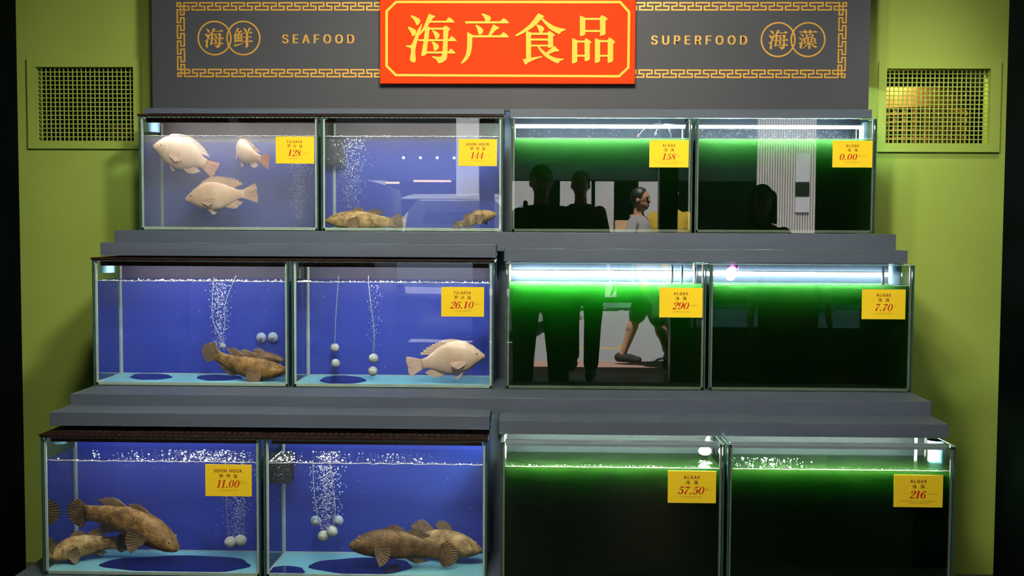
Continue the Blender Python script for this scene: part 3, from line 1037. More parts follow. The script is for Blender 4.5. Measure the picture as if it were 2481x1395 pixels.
Y = YT[0] + .06
hose([at(1547, 332, Y), at(1556, 318, Y), at(1576, 303, Y), at(1600, 300, Y), at(1618, 310, Y), at(1628, 334, Y)], .0013, 'thin arched hose with a pink tip over the top algae tank with the 158 card')
hose([at(1588, 330, Y + .02), at(1590, 318, Y + .02), at(1600, 304, Y + .02), at(1612, 300, Y + .02), at(1640, 302, Y + .02)], .0013, 'thin arched hose with a blue tip over the top algae tank with the 158 card')
for px, py, m, lab in ((1547, 328, (0.8, 0.45, 0.4), 'pink hose tip above the green water of the top algae tank'), (1588, 326, (0.3, 0.25, 0.75), 'blue hose tip above the green water of the top algae tank')):
    c = at(px, py, Y + (.02 if px > 1570 else 0))
    bm = bmesh.new()
    tube(bm, [c + Vector((-.001, 0, -.006)), c + Vector((.002, 0, .006))], .003, 10, rs=[.0036, .0022])
    tag(obj('hose_nozzle', bm, paint('hose_tip', m, 0.4), None, True), lab, 'nozzle')
Y = YT[1] + .12
for k, (px, top) in enumerate(((1628, 646), (1652, 646), (1684, 640))):
    hose([at(px, top - 4, Y), at(px + 1, 665, Y), at(px - 2, 692, Y)], .004, ('first', 'second', 'third')[k] + ' upright clear hose from the left above the 290 card', 'hose', 'clear_hose')

# ------------------------------------------------------------------ filter boxes
for (x0, y0, x1, y1, i, dy, lab) in ((640, 1124, 706, 1171, 2, .16, 'dark brown filter box hung at the back of the bottom fish tank by the seam'),
                                     (792, 350, 832, 402, 0, .17, 'dark filter box hazy at the back of the top fish tank with the bubbles')):
    Y = YT[i] + dy
    p, q = at(x0, y1, Y), at(x1, y0, Y)
    t = thing('filter_box', lab, 'filter', ((p.x + q.x) / 2, Y, p.z))
    obj('housing', mbox(p.x, q.x, Y, Y + .035, p.z, q.z + .03, .003), M['filter'], t)
    bm = bmesh.new()
    for k in range(6):
        z = p.z + .006 + (q.z - p.z - .01) * k / 5
        box(bm, p.x + .004, q.x - .004, Y - .0015, Y, z - .0015, z + .0015)
    obj('slot', bm, M['filter'], t)

# ------------------------------------------------------------------ air stones and bubbles


def air_stone(pts, r, i, hose_pts, lab):
    c = pts[0]
    t = thing('air_stone', lab, 'air stone', c, 'air stones in the fish tanks')
    for p in pts:
        bm = bmesh.new()
        ball(bm, p, r, 18, 12)
        obj('stone', bm, M['stone'], t, True)
    for hp in hose_pts:
        bm = bmesh.new()
        tube(bm, crom([tuple(p) for p in hp], 6), .0015, 8)
        obj('air_line', bm, M['hose'], t, True)


Yb = YT[2] + .10
air_stone([at(558, 1313, Yb), at(583, 1309, Yb)], .0165, 2, [[at(556, 1300, Yb), at(551, 1260, Yb), at(548, 1200, Yb), at(546, 1112, Yb)], [at(585, 1298, Yb), at(590, 1260, Yb), at(589, 1112, Yb)]],
          'pair of pale air stones under the 11.00 card in the bottom fish tank')
Yb = YT[2] + .09
air_stone([at(783, 1298, Yb), at(805, 1287, Yb)], .0155, 2, [[at(781, 1286, Yb), at(768, 1240, Yb), at(760, 1180, Yb), at(758, 1115, Yb)], [at(808, 1276, Yb), at(812, 1230, Yb), at(806, 1180, Yb), at(798, 1115, Yb)]],
          'pair of pale air stones in the bottom fish tank left of the two lying fish')
Yb = YT[1] + .10
air_stone([at(905, 868, Yb), at(903, 899, Yb)], .0155, 1, [[at(904, 858, Yb), at(906, 800, Yb), at(899, 740, Yb), at(893, 690, Yb), at(893, 668, Yb)]],
          'white air stone on a hanging hose left of the large tilapia in the middle row')
Yb = YT[1] + .18
air_stone([at(813, 880, Yb), at(811, 842, Yb)], .0145, 1, [[at(811, 832, Yb), at(814, 760, Yb), at(820, 668, Yb)]],
          'blurred brownish air stone at the back of the middle tank with the large tilapia')
Yb = YT[1] + .12
air_stone([at(540, 838, Yb)], .009, 1, [[at(540, 830, Yb), at(517, 780, Yb), at(514, 730, Yb), at(519, 672, Yb)], [at(545, 800, Yb), at(545, 740, Yb), at(562, 690, Yb), at(572, 668, Yb)]],
          'small air stone above the brown fish in the middle row tank by the green wall')
for (px, py, i, dy, r, lab) in ((632, 818, 1, .20, .0165, 'left of the two round white suction cups in the middle fish tank'), (660, 817, 1, .20, .0165, 'right of the two round white suction cups in the middle fish tank'),
                                (764, 1263, 2, .14, .0155, 'clear suction cup left of the bubble column in the bottom fish tank'), (818, 1262, 2, .14, .0155, 'clear suction cup right of the bubble column in the bottom fish tank')):
    Y = YT[i] + dy
    c = at(px, py, Y)
    t = thing('suction_cup', lab, 'suction cup', c)
    bm = bmesh.new()
    prof = [(0, -.001), (.3, -.001), (.6, .001), (.92, .004), (1, .006), (.95, .008), (.4, .006), (0, .006)]
    n = 28
    rg = [[bm.verts.new((c.x + r * a * math.cos(2 * PI * k / n), Y + b, c.z + r * a * math.sin(2 * PI * k / n))) for k in range(n)] for a, b in prof[1:-1]]
    for A, B in zip(rg, rg[1:]):
        for k in range(n):
            bm.faces.new((A[k], A[(k + 1) % n], B[(k + 1) % n], B[k]))
    bm.faces.new(rg[0])
    bm.faces.new(rg[-1])
    obj('cup', bm, M['cup'], t, True)
    bm = bmesh.new()
    tube(bm, [(c.x, Y - .010, c.z), (c.x, Y, c.z)], r * .34, 14)
    obj('hub', bm, M['stone'], t, True)


def bubbles(px0, px1, py0, py1, i, dy, n, rmin, rmax, lab, spread=1.0):
    bm = bmesh.new()
    for k in range(int(n * 1.7)):
        u = rnd.random()
        py = py1 + (py0 - py1) * u
        cx_ = (px0 + px1) / 2 + (rnd.gauss(0, .26)) * (px1 - px0) * (0.75 + 0.5 * u * spread)
        ico(bm, at(cx_, py, YT[i] + dy + rnd.gauss(0, .008)), rnd.uniform(rmin, rmax) * 1.25 * (0.7 + 0.5 * u), 1)
    o = obj('bubble_column', bm, M['bubble'], None, True)
    tag(o, lab, 'bubbles', None, 'stuff')


bubbles(545, 602, 1125, 1310, 2, .10, 420, .0005, .0013, 'column of fine bubbles rising under the 11.00 card')
bubbles(762, 822, 1128, 1290, 2, .09, 460, .0005, .0014, 'column of fine bubbles rising left of the two lying fish in the bottom row')
bubbles(515, 552, 685, 850, 1, .12, 360, .0005, .0014, 'column of bubbles rising from the brown fish in the middle row')
bubbles(820, 885, 336, 520, 0, .10, 460, .0005, .0013, 'broad column of bubbles in the top fish tank by the centre gap')
bubbles(698, 748, 395, 530, 0, .15, 420, .0005, .0011, 'milky column of bubbles under the 128 card')
bubbles(890, 925, 690, 860, 1, .10, 90, .0004, .0011, 'loose string of bubbles above the white air stone in the middle row')
bubbles(640, 705, 1124, 1172, 2, .15, 60, .0004, .001, 'bubbles clinging to the dark filter box')
for i in range(3):                             # stray specks drifting in the water
    bm = bmesh.new()
    for j in range(2):
        a, b = TX[i, j]
        for k in range((8, 22, 34)[i]):
            ico(bm, (rnd.uniform(a + .02, b - .02), YT[i] + rnd.uniform(.015, .19), rnd.uniform(ZT[i] + .03, ZWL[i] - .01)), rnd.uniform(.0005, .0012), 1)
    tag(obj('drifting_specks', bm, M['froth'], None, True), f'white specks drifting in the {ORD[i]} row fish tanks', 'specks', None, 'stuff')


def froth(i, j, spots, n_line, lab, line_r=(.0008, .0026)):
    """bubbles floating on the water: along the front glass and in patches, some for lamp glints (px0, px1, y-range in the tank, count, radii)"""
    a, b = TX[i, j]
    zw = (ZWL if j < 2 else ZWR)[i]
    bm = bmesh.new()
    for k in range(n_line):
        r = rnd.uniform(*line_r) * (0.6 + 0.8 * rnd.random() ** 3)
        ball(bm, (rnd.uniform(a + .015, b - .015), YT[i] + GT + .004 + r + rnd.random() ** 3 * .03, zw + r * .2), r, 8, 6, (1, 1, .8))
    for px0, px1, y0, y1, n, r0, r1 in spots:
        for k in range(int(n * 1.8)):
            y = YT[i] + rnd.uniform(y0, y1)
            r = (r0 + (r1 - r0) * rnd.random() ** 4) * .55
            px = rnd.gauss((px0 + px1) / 2, (px1 - px0) / 4)
            x = at(px, 640, y).x
            ball(bm, (min(max(x, a + .012), b - .012), y, zw + r * .2), r, 8, 6, (1, 1, .8))
    tag(obj('bubbles_and_glints', bm, M['froth'], None, True), lab, 'bubbles', None, 'stuff')


froth(0, 0, [], 90, 'bubbles along the waterline over the three tilapia')
froth(0, 1, [(820, 1000, .01, .06, 60, .001, .004)], 120, 'bubbles along the waterline of the top fish tank by the centre gap')
froth(1, 0, [(320, 690, .01, .12, 120, .001, .005)], 120, 'bubbles and white beads for lamp glints on the water over the two white cups')  # in the lower two rows white beads also stand for lamp glints
froth(1, 1, [(720, 760, .01, .08, 30, .001, .006), (760, 1190, .01, .08, 60, .001, .005)], 90, 'bubbles and white beads for lamp glints on the water over the large tilapia')
froth(2, 0, [(210, 240, .05, .15, 5, .003, .006), (270, 345, .03, .15, 16, .002, .006), (390, 600, .01, .17, 260, .001, .006)], 90, 'bubbles and white beads for lamp glints on the water over the diving brown fish')
froth(2, 1, [(640, 720, .02, .17, 110, .001, .006), (760, 840, .02, .17, 110, .001, .006), (850, 1050, .02, .15, 70, .001, .006)], 90, 'bubbles and white beads for lamp glints on the water over the two lying fish')
froth(0, 3, [], 160, 'white bubbles along the waterline of the top algae tank with the 0.00 card', (.0008, .002))
froth(1, 2, [], 90, 'tiny bubbles along the waterline of the algae tank with the 290 card', (.0005, .0012))
froth(1, 3, [], 70, 'tiny bubbles along the waterline of the algae tank with the 7.70 card', (.0005, .0013))
froth(2, 2, [], 200, 'white bead of bubbles along the waterline of the bottom algae tank with the 57.50 card', (.0006, .0014))
froth(2, 3, [(1760, 1950, .02, .16, 70, .001, .006)], 60, 'froth flecks floating on the bottom algae tank at the right end', (.0005, .0013))
# droplets on the dry glass over the top algae water
for j, nd in ((2, 60), (3, 260)):
    a, b = TX[0, j]
    bm = bmesh.new()
    for k in range(nd):
        r = rnd.uniform(.0004, .0010)
        z_ = ZWR[0] + .003 + (TH + ZT[0] - ZWR[0] - .03) * rnd.random() ** (1.6 if j == 3 else 1)
        ball(bm, (rnd.uniform(a + .02, b - .05), YT[0] + GT + r * .6, z_), r, 6, 5, (1, .6, 1.1))
    tag(obj('glass_droplets', bm, M['froth'], None, True), f"droplets on the dry glass of the top algae tank with the {('158', '0.00')[j-2]} card", 'droplets', None, 'stuff')
# dark bare patches on the floors of the fish tanks
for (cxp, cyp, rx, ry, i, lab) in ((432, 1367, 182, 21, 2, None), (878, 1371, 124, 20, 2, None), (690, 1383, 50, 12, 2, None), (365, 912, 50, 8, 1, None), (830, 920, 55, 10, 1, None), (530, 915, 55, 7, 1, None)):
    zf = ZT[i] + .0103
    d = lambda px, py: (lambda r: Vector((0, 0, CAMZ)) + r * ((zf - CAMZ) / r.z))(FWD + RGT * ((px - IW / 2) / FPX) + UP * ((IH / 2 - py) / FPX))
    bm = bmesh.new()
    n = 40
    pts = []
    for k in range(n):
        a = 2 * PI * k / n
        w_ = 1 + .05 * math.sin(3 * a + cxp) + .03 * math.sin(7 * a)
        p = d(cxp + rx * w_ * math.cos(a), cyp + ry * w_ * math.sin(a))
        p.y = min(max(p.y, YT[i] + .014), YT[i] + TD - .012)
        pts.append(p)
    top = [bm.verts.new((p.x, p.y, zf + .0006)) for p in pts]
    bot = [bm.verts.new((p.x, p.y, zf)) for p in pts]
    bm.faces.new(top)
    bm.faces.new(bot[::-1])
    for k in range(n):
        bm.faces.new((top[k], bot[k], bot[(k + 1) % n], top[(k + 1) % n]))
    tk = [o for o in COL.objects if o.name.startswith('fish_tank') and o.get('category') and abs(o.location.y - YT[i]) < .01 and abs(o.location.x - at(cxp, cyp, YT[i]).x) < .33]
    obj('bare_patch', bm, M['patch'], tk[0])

# ================================================================== cards on the glass
SCR = {}


def vstroke(P, n=7):
    """pen strokes of changing width: (x, y, width) -> list of quads"""
    C = crom(P, n) if len(P) > 2 else list(P)
    L = []
    for k, (x, y, w) in enumerate(C):
        x0, y0, _ = C[max(k - 1, 0)]
        x1, y1, _ = C[min(k + 1, len(C) - 1)]
        l = math.hypot(x1 - x0, y1 - y0) or 1
        nx, ny = -(y1 - y0) / l * w / 2, (x1 - x0) / l * w / 2
        L.append(((x + nx, y + ny), (x - nx, y - ny)))
    return [[a[0], a[1], b[1], b[0]] for a, b in zip(L, L[1:])]


def disc(x, y, r, n=18):
    return [[(x + r * math.cos(2 * PI * k / n), y + r * math.sin(2 * PI * k / n)) for k in range(n)]]


def oring(cx, cy, rx, ry, ix, iy, n=36):
    o = [(cx + rx * math.cos(2 * PI * k / n), cy + ry * math.sin(2 * PI * k / n)) for k in range(n)]
    q = [(cx + ix * math.cos(2 * PI * k / n), cy + iy * math.sin(2 * PI * k / n)) for k in range(n)]
    return [[o[k], o[(k + 1) % n], q[(k + 1) % n], q[k]] for k in range(n)]


SIX = vstroke([(.44, .88, .06), (.34, .985, .04), (.18, .86, .10), (.07, .56, .16), (.065, .28, .17), (.13, .07, .09), (.25, .01, .04), (.38, .08, .10), (.435, .29, .16), (.39, .51, .10), (.28, .585, .04), (.14, .47, .03)]) + disc(.42, .83, .075)
DIG = {
    '0': (oring(.27, .5, .27, .505, .125, .475), .56),
    '1': ([[(.13, 0), (.30, 0), (.30, 1), (.13, .97)], [(.0, 0), (.43, 0), (.43, .035), (.0, .035)], [(.0, .93), (.14, .93), (.14, .97), (.0, .965)]], .45),
    '2': (vstroke([(.07, .76, .06), (.16, .93, .05), (.28, .985, .05), (.44, .88, .14), (.44, .70, .16), (.30, .42, .07), (.04, .05, .05)]) + vstroke([(.03, .05, .05), (.2, .07, .13), (.38, .055, .12), (.48, .20, .03)]) + disc(.12, .75, .08), .52),
    '4': (vstroke([(.36, .99, .04), (.02, .30, .04)]) + [[(0, .26), (.52, .26), (.52, .31), (0, .31)], [(.29, .0), (.43, .0), (.43, 1), (.29, .95)], [(.18, 0), (.52, 0), (.52, .035), (.18, .035)]], .55),
    '5': (vstroke([(.14, .90, .10), (.32, .92, .13), (.48, .99, .03)]) + vstroke([(.14, .94, .035), (.10, .55, .035)]) + vstroke([(.10, .55, .03), (.25, .63, .05), (.39, .56, .13), (.44, .35, .17), (.37, .11, .10), (.22, .01, .04), (.06, .10, .05)]) + disc(.10, .19, .08), .50),
    '6': (SIX, .50),
    '7': (vstroke([(.05, .76, .04), (.09, .90, .07), (.22, .92, .15), (.36, .90, .13), (.49, .99, .03)]) + vstroke([(.48, .97, .03), (.33, .63, .05), (.22, .35, .13), (.19, .03, .17)]), .50),
    '8': (vstroke([(.43, .80, .05), (.38, .95, .05), (.27, .985, .04), (.14, .90, .08), (.12, .73, .13), (.27, .52, .17), (.42, .30, .15), (.40, .10, .08), (.25, .01, .04), (.09, .09, .06), (.06, .26, .07), (.17, .46, .04), (.36, .60, .04), (.44, .72, .06), (.43, .82, .05)]), .49),
    '9': ([[(.50 - x, 1 - y) for x, y in q] for q in SIX], .50),
    '.': (disc(.12, .08, .085), .25),
}


def number(s, x0, x1, z0, z1, Y, parent):
    sh = .20
    polys, adv = [], 0
    for ch in s:
        pl, w = DIG[ch]
        for q in pl:
            polys.append([(adv + x + sh * y, y) for x, y in q])
        adv += w + .06
    xs_ = [x for q in polys for x, y in q]
    a, b = min(xs_), max(xs_)
    bm = bmesh.new()
    for k, q in enumerate(polys):
        prism(bm, [(x0 + (x - a) * (x1 - x0) / (b - a), z0 + y * (z1 - z0)) for x, y in q], Y - .0004 - 2.5e-5 * (k % 11), Y - .0001)
    return obj('number', bm, M['redink'], parent)


CARDS = [  # px box, tier, name, u-range, characters with u positions, number, u-range, side lines, foot lines, label tail
    ((668, 331, 761, 396), 0, 'TILAPIA', (.288, .69), ('罗', '非', '鱼'), '128', (.31, .66), ['CALORIES'], 0),
    ((1111, 337, 1204, 402), 0, 'SOON HOCK', (.19, .80), ('笋', '壳', '鱼'), '144', (.31, .65), ['CALORIES'], 0),
    ((1574, 340, 1668, 405), 0, 'ALGAE', (.33, .66), ('海', '藻'), '158', (.32, .67), ['%', 'IRON'], 1),
    ((2018, 341, 2113, 405), 0, 'ALGAE', (.33, .66), ('海', '藻'), '0.00', (.18, .62), ['GR', 'CHOLESTEROL'], 0),
    ((1069, 695, 1173, 767), 1, 'TILAPIA', (.288, .69), ('罗', '非', '鱼'), '26.10', (.20, .76), ['GR', 'PROTEIN'], 0),
    ((1598, 697, 1702, 769), 1, 'ALGAE', (.33, .66), ('海', '藻'), '290', (.30, .69), ['CALORIES'], 0),
    ((2089, 701, 2193, 773), 1, 'ALGAE', (.33, .66), ('海', '藻'), '7.70', (.31, .71), ['GR', 'FAT'], 0),
    ((496, 1124, 611, 1203), 2, 'SOON HOCK', (.19, .80), ('笋', '壳', '鱼'), '11.00', (.24, .74), ['GR', 'PROTEIN'], 0),
    ((1618, 1140, 1735, 1219), 2, 'ALGAE', (.33, .66), ('海', '藻'), '57.50', (.21, .76), ['GR', 'PROTEIN'], 0),
    ((2166, 1150, 2284, 1229), 2, 'ALGAE', (.33, .66), ('海', '藻'), '216', (.32, .667), ['%', 'RIBOFLAVIN'], 1),
]
for (px, i, nm, (u0, u1), chs, num, (n0, n1), side, foot) in CARDS:
    Y = YT[i] - .0022
    mx_, my_ = (px[0] + px[2]) / 2, (px[1] + px[3]) / 2
    c = at(mx_, my_, Y)
    w, h = (px[2] - px[0]) * Y / FPX, (px[3] - px[1]) * Y / FPX
    x0, z1 = c.x - w / 2, c.z + h / 2
    t = thing('price_card', f'yellow card reading {nm} {num} stuck to the glass', 'card', (c.x, Y, c.z - h / 2), 'yellow cards on the tanks')
    obj('card_sheet', mbox(x0, x0 + w, Y, YT[i] - .0006, z1 - h, z1), M['card'], t)
    U = lambda u: x0 + u * w
    V = lambda v: z1 - v * h
    text_mesh('name_lettering', nm, U(u0), U(u1), V(.24), V(.145), Y, M['ink'], t, .0006, .05, 1.3)
    cp = {3: (.345, .50, .655), 2: (.415, .583)}[len(chs)]
    for ch, u in zip(chs, cp):
        text_mesh('character', ch, U(u - .045), U(u + .045), V(.415), V(.295), Y, M['ink'], t, .0006)
    number(num, U(n0), U(n1), V(.725), V(.485), Y, t)
    for k, s in enumerate(side):
        v = .55 + .03 * (len(side) == 1) if len(side) == 1 else .51 + .06 * k
        text_mesh('fine_print', s, U(n1 + .025), U(n1 + .025 + .0215 * len(s) + .005), V(v + .03), V(v), Y, M['fine'], t, .0005, 0, 1.2)
    if foot:
        text_mesh('fine_print', 'PERCENT DAILY VALUE BASED ON', U(.15), U(.84), V(.825), V(.79), Y, M['fine'], t, .0005, 0, 1.2)
        text_mesh('fine_print', 'A 2000-CALORIE DIET', U(.275), U(.725), V(.885), V(.85), Y, M['fine'], t, .0005, 0, 1.2)
    else:
        text_mesh('fine_print', '/100GR SERVING', U(.29), U(.70), V(.832), V(.79), Y, M['fine'], t, .0005, 0, 1.2)

# ================================================================== fish
TIL = dict(
    top=[(0, .012), (.04, .045), (.10, .085), (.18, .135), (.28, .185), (.40, .205), (.52, .20), (.66, .165), (.80, .105), (.90, .066), (1, .060)],
    bot=[(0, -.018), (.04, -.040), (.10, -.070), (.18, -.110), (.28, -.150), (.42, -.178), (.58, -.170), (.72, -.130), (.84, -.082), (.93, -.058), (1, -.056)],
    wid=[(0, .018), (.04, .038), (.10, .062), (.20, .088), (.32, .100), (.48, .095), (.66, .064), (.82, .034), (.93, .020), (1, .012)])
GOB = dict(
    top=[(0, .004), (.04, .022), (.10, .045), (.18, .070), (.28, .092), (.42, .104), (.56, .098), (.72, .078), (.86, .058), (1, .052)],
    bot=[(0, -.018), (.04, -.038), (.10, -.055), (.18, -.070), (.30, -.082), (.46, -.085), (.62, -.074), (.78, -.056), (.90, -.046), (1, -.046)],
    wid=[(0, .030), (.04, .060), (.10, .086), (.18, .100), (.28, .098), (.42, .085), (.58, .066), (.75, .044), (.90, .026), (1, .014)])


def fish(kind, label, snout, tail, Wt, bend=0.0, vbend=0.0, upv=(0, 0, 1), skin=None, fin=None, tfin=None, deep=1.0, group=None, dors=1.0, pect=(1, 1)):
    P = TIL if kind == 'tilapia' else GOB
    snout, tail = Vector(snout), Vector(tail)
    L = (tail - snout).length
    ex = (tail - snout).normalized()
    upv = Vector(upv)
    ey = upv.cross(ex).normalized()
    ez = ex.cross(ey).normalized()
    LB = L * (.80 if kind == 'tilapia' else .83)
    f = lambda t: 4 * t * (1 - t) if t <= 1 else -4 * (t - 1)
    sp = lambda t: snout + ex * (t * LB) + ey * (bend * L * f(t)) + ez * (vbend * L * f(t))

    def fr(t):
        d = (sp(t + .01) - sp(t - .01)).normalized()
        y = ez.cross(d).normalized()
        return d, y, d.cross(y).normalized()
    body = 'tilapia' if kind == 'tilapia' else 'marble_goby'
    root = thing(body, label, 'fish', sp(.5), group)
    ht = lambda t: interp(P['top'], t) * L * deep
    hb = lambda t: interp(P['bot'], t) * L * deep
    wd = lambda t: interp(P['wid'], t) * L * Wt
    ns, sg = 34, 22
    bm = bmesh.new()
    rings = []
    for k in range(ns + 1):
        t = k / ns
        t = t * t * .35 + t * .65
        c = sp(t)
        d, y, z = fr(t)
        r = []
        for q in range(sg):
            a = 2 * PI * q / sg
            s, co = math.sin(a), math.cos(a)
            h = ht(t) if s > 0 else -hb(t)
            r.append(bm.verts.new(c + y * (wd(t) * math.copysign(abs(co) ** .85, co)) + z * (h * s)))
        rings.append(r)
    for a, b in zip(rings, rings[1:]):
        for q in range(sg):
            bm.faces.new((a[q], a[(q + 1) % sg], b[(q + 1) % sg], b[q]))
    d0 = fr(0.0)[0]
    cv = bm.verts.new(sp(0) - d0 * (.006 * L) + fr(0)[2] * (-.004 * L))
    for q in range(sg):
        bm.faces.new((cv, rings[0][(q + 1) % sg], rings[0][q]))
    bm.faces.new(rings[-1])
    # lips and gill edge
    dd, yy, zz = fr(.02)
    for s_ in (1, -1):
        lip = [sp(.055) + yy * (wd(.055) * 1.0) * w_ + zz * (-.018 * L * (1 - abs(w_)) * 0 + hb(.03) * .35 + s_ * .004 * L) - dd * (.045 * LB * (1 - w_ * w_)) for w_ in (-1, -.6, -.2, .2, .6, 1)]
        tube(bm, crom([tuple(p) for p in lip], 4), .0065 * L, 8)
    obj('body', bm, skin, root, True)
    # eyes
    te = .115 if kind == 'tilapia' else .10
    for s_ in (1, -1):
        d, y, z = fr(te)
        c = sp(te) + z * (ht(te) * (.42 if kind == 'tilapia' else .70)) + y * (s_ * wd(te) * (.86 if kind == 'tilapia' else .66))
        bm = bmesh.new()
        ball(bm, c, .0135 * L, 12, 8)
        e = obj('eye', bm, M['eyering'], root, True)
        bm = bmesh.new()
        ball(bm, c + y * (s_ * .006 * L), .0095 * L, 12, 8)
        obj('pupil', bm, M['eye'], e, True)

    def sheet(name, base, tip, lat, mat_, rays=12, th=.0016, ragged=.12):
        """a fin: rays from base points to tip points, thin web between, slightly pleated"""
        bm = bmesh.new()
        n = rays * 2
        B, T = crom([tuple(p) for p in base], 12), crom([tuple(p) for p in tip], 12)
        pick = lambda A, u: Vector(A[min(int(u * (len(A) - 1) + .5), len(A) - 1)])
        F, K_ = [], []
        for k in range(n + 1):
            u = k / n
            b, t_ = pick(B, u), pick(T, u)
            if k % 2:
                t_ = b + (t_ - b) * (1 - ragged)
            fa, ba = [], []
            for q in range(5):
                v = q / 4
                l = lat(b) if callable(lat) else lat
                c = b + (t_ - b) * v + l * ((.0010 if k % 2 else -.0010) * v)
                tt = th * (1 - .65 * v) * (1.0 if k % 2 == 0 else .55)
                fa.append(bm.verts.new(c + l * tt))
                ba.append(bm.verts.new(c - l * tt))
            F.append(fa)
            K_.append(ba)
        for k in range(n):
            for q in range(4):
                bm.faces.new((F[k][q], F[k + 1][q], F[k + 1][q + 1], F[k][q + 1]))
                bm.faces.new((K_[k][q], K_[k][q + 1], K_[k + 1][q + 1], K_[k + 1][q]))
            bm.faces.new((F[k][4], F[k + 1][4], K_[k + 1][4], K_[k][4]))
            bm.faces.new((F[k][0], K_[k][0], K_[k + 1][0], F[k + 1][0]))
        for k in (0, n):
            for q in range(4):
                bm.faces.new((F[k][q], F[k][q + 1], K_[k][q + 1], K_[k][q]))
        return obj(name, bm, mat_, root)

    on_top = lambda t, k=.97: sp(t) + fr(t)[2] * ht(t) * k
    on_bot = lambda t, k=.97: sp(t) + fr(t)[2] * hb(t) * k
    out = lambda p, t, u, b: p + fr(t)[2] * (u * L) + fr(t)[0] * (b * L)
    lat = fr(.5)[1]
    if kind == 'tilapia':
        ts = (.26, .36, .48, .60, .72, .84)
        hs = [v * dors for v in (.045, .075, .080, .078, .085, .050)]
        sheet('dorsal_fin', [on_top(t) for t in ts], [out(on_top(t), t, h, .05 + .10 * k / 5) for k, (t, h) in enumerate(zip(ts, hs))], lat, fin, 15, .0012, .22)
        ts = (.64, .72, .80, .87)
        sheet('anal_fin', [on_bot(t) for t in ts], [out(on_bot(t), t, -h, .09) for t, h in zip(ts, (.035, .06, .06, .03))], lat, fin, 8)
        for s_ in (1, -1):
            t = .34
            d, y, z = fr(t)
            b0 = on_bot(t, .90) + y * (s_ * wd(t) * .35)
            b1 = on_bot(t + .06, .93) + y * (s_ * wd(t) * .30)
            sheet('pelvic_fin', [b0, b1], [b0 - z * (.10 * L) + d * (.09 * L) + y * (s_ * .02 * L), b1 - z * (.05 * L) + d * (.09 * L)], y, fin, 5)
            t = .30
            d, y, z = fr(t)
            c = sp(t) + y * (s_ * wd(t) * .97) - z * (.045 * L)
            b = [c + z * (.022 * L), c, c - z * (.022 * L)]
            tp = [c + d * (.19 * L) + z * (.02 * L) + y * (s_ * .045 * L), c + d * (.17 * L) - z * (.04 * L) + y * (s_ * .05 * L), c + d * (.10 * L) - z * (.075 * L) + y * (s_ * .04 * L)]
            sheet('pectoral_fin', b, tp, y, fin, 7, .0009)
        d, y, z = fr(1.0)
        c = sp(.985)
        tl = L * .20 + .015 * LB
        b = [c + z * ht(1) * .95, c, c + z * hb(1) * .95]
        tp = [c + d * tl * .86 + z * (.135 * L), c + d * tl * .95 + z * (.06 * L), c + d * tl * .90, c + d * tl * .95 - z * (.06 * L), c + d * tl * .86 - z * (.135 * L)]
        sheet('tail_fin', b, tp, y, tfin or fin, 12, .0014, .06)
    else:
        ts = (.36, .42, .48, .53)
        sheet('front_dorsal_fin', [on_top(t) for t in ts], [out(on_top(t), t, h * dors, .05) for t, h in zip(ts, (.065, .085, .075, .04))], lat, fin, 6, .0013, .25)
        ts = (.58, .64, .71, .78)
        sheet('rear_dorsal_fin', [on_top(t) for t in ts], [out(on_top(t), t, h * dors, .085) for t, h in zip(ts, (.07, .10, .09, .06))], lat, fin, 9, .0013, .15)
        ts = (.62, .68, .74, .80)
        sheet('anal_fin', [on_bot(t) for t in ts], [out(on_bot(t), t, -h, .06) for t, h in zip(ts, (.03, .05, .045, .03))], lat, fin, 8)
        for s_ in (1, -1):
            t = .29
            d, y, z = fr(t)
            c = sp(t) + y * (s_ * wd(t) * .95) - z * (.02 * L)
            b = [c + z * (.03 * L), c, c - z * (.035 * L)]
            k = pect[0] if s_ > 0 else pect[1]
            R = .15 * L * k
            tp = [c + d * R * math.cos(a) + z * R * math.sin(a) + y * (s_ * .05 * L) for a in (.55, .15, -.3, -.75, -1.2)]
            sheet('pectoral_fin', b, tp, (y * .8 + z * .2).normalized(), fin, 9, .0013, .05)
            t = .27
            b0 = on_bot(t, .95) + y * (s_ * wd(t) * .2)
            sheet('pelvic_fin', [b0, b0 + d * (.03 * L)], [b0 + d * (.07 * L) - z * (.03 * L) + y * (s_ * .03 * L), b0 + d * (.09 * L) - z * (.012 * L)], y, fin, 5)
        d, y, z = fr(1.0)
        c = sp(.985)
        tl = L * .17 + .015 * LB
        b = [c + z * ht(1) * .95, c, c + z * hb(1) * .95]
        tp = [c + d * tl * math.cos(a) + z * tl * .72 * math.sin(a) for a in (1.25, .8, .4, 0, -.4, -.8, -1.25)]
        sheet('tail_fin', b, tp, y, tfin or fin, 12, .0016, .04)
    return root


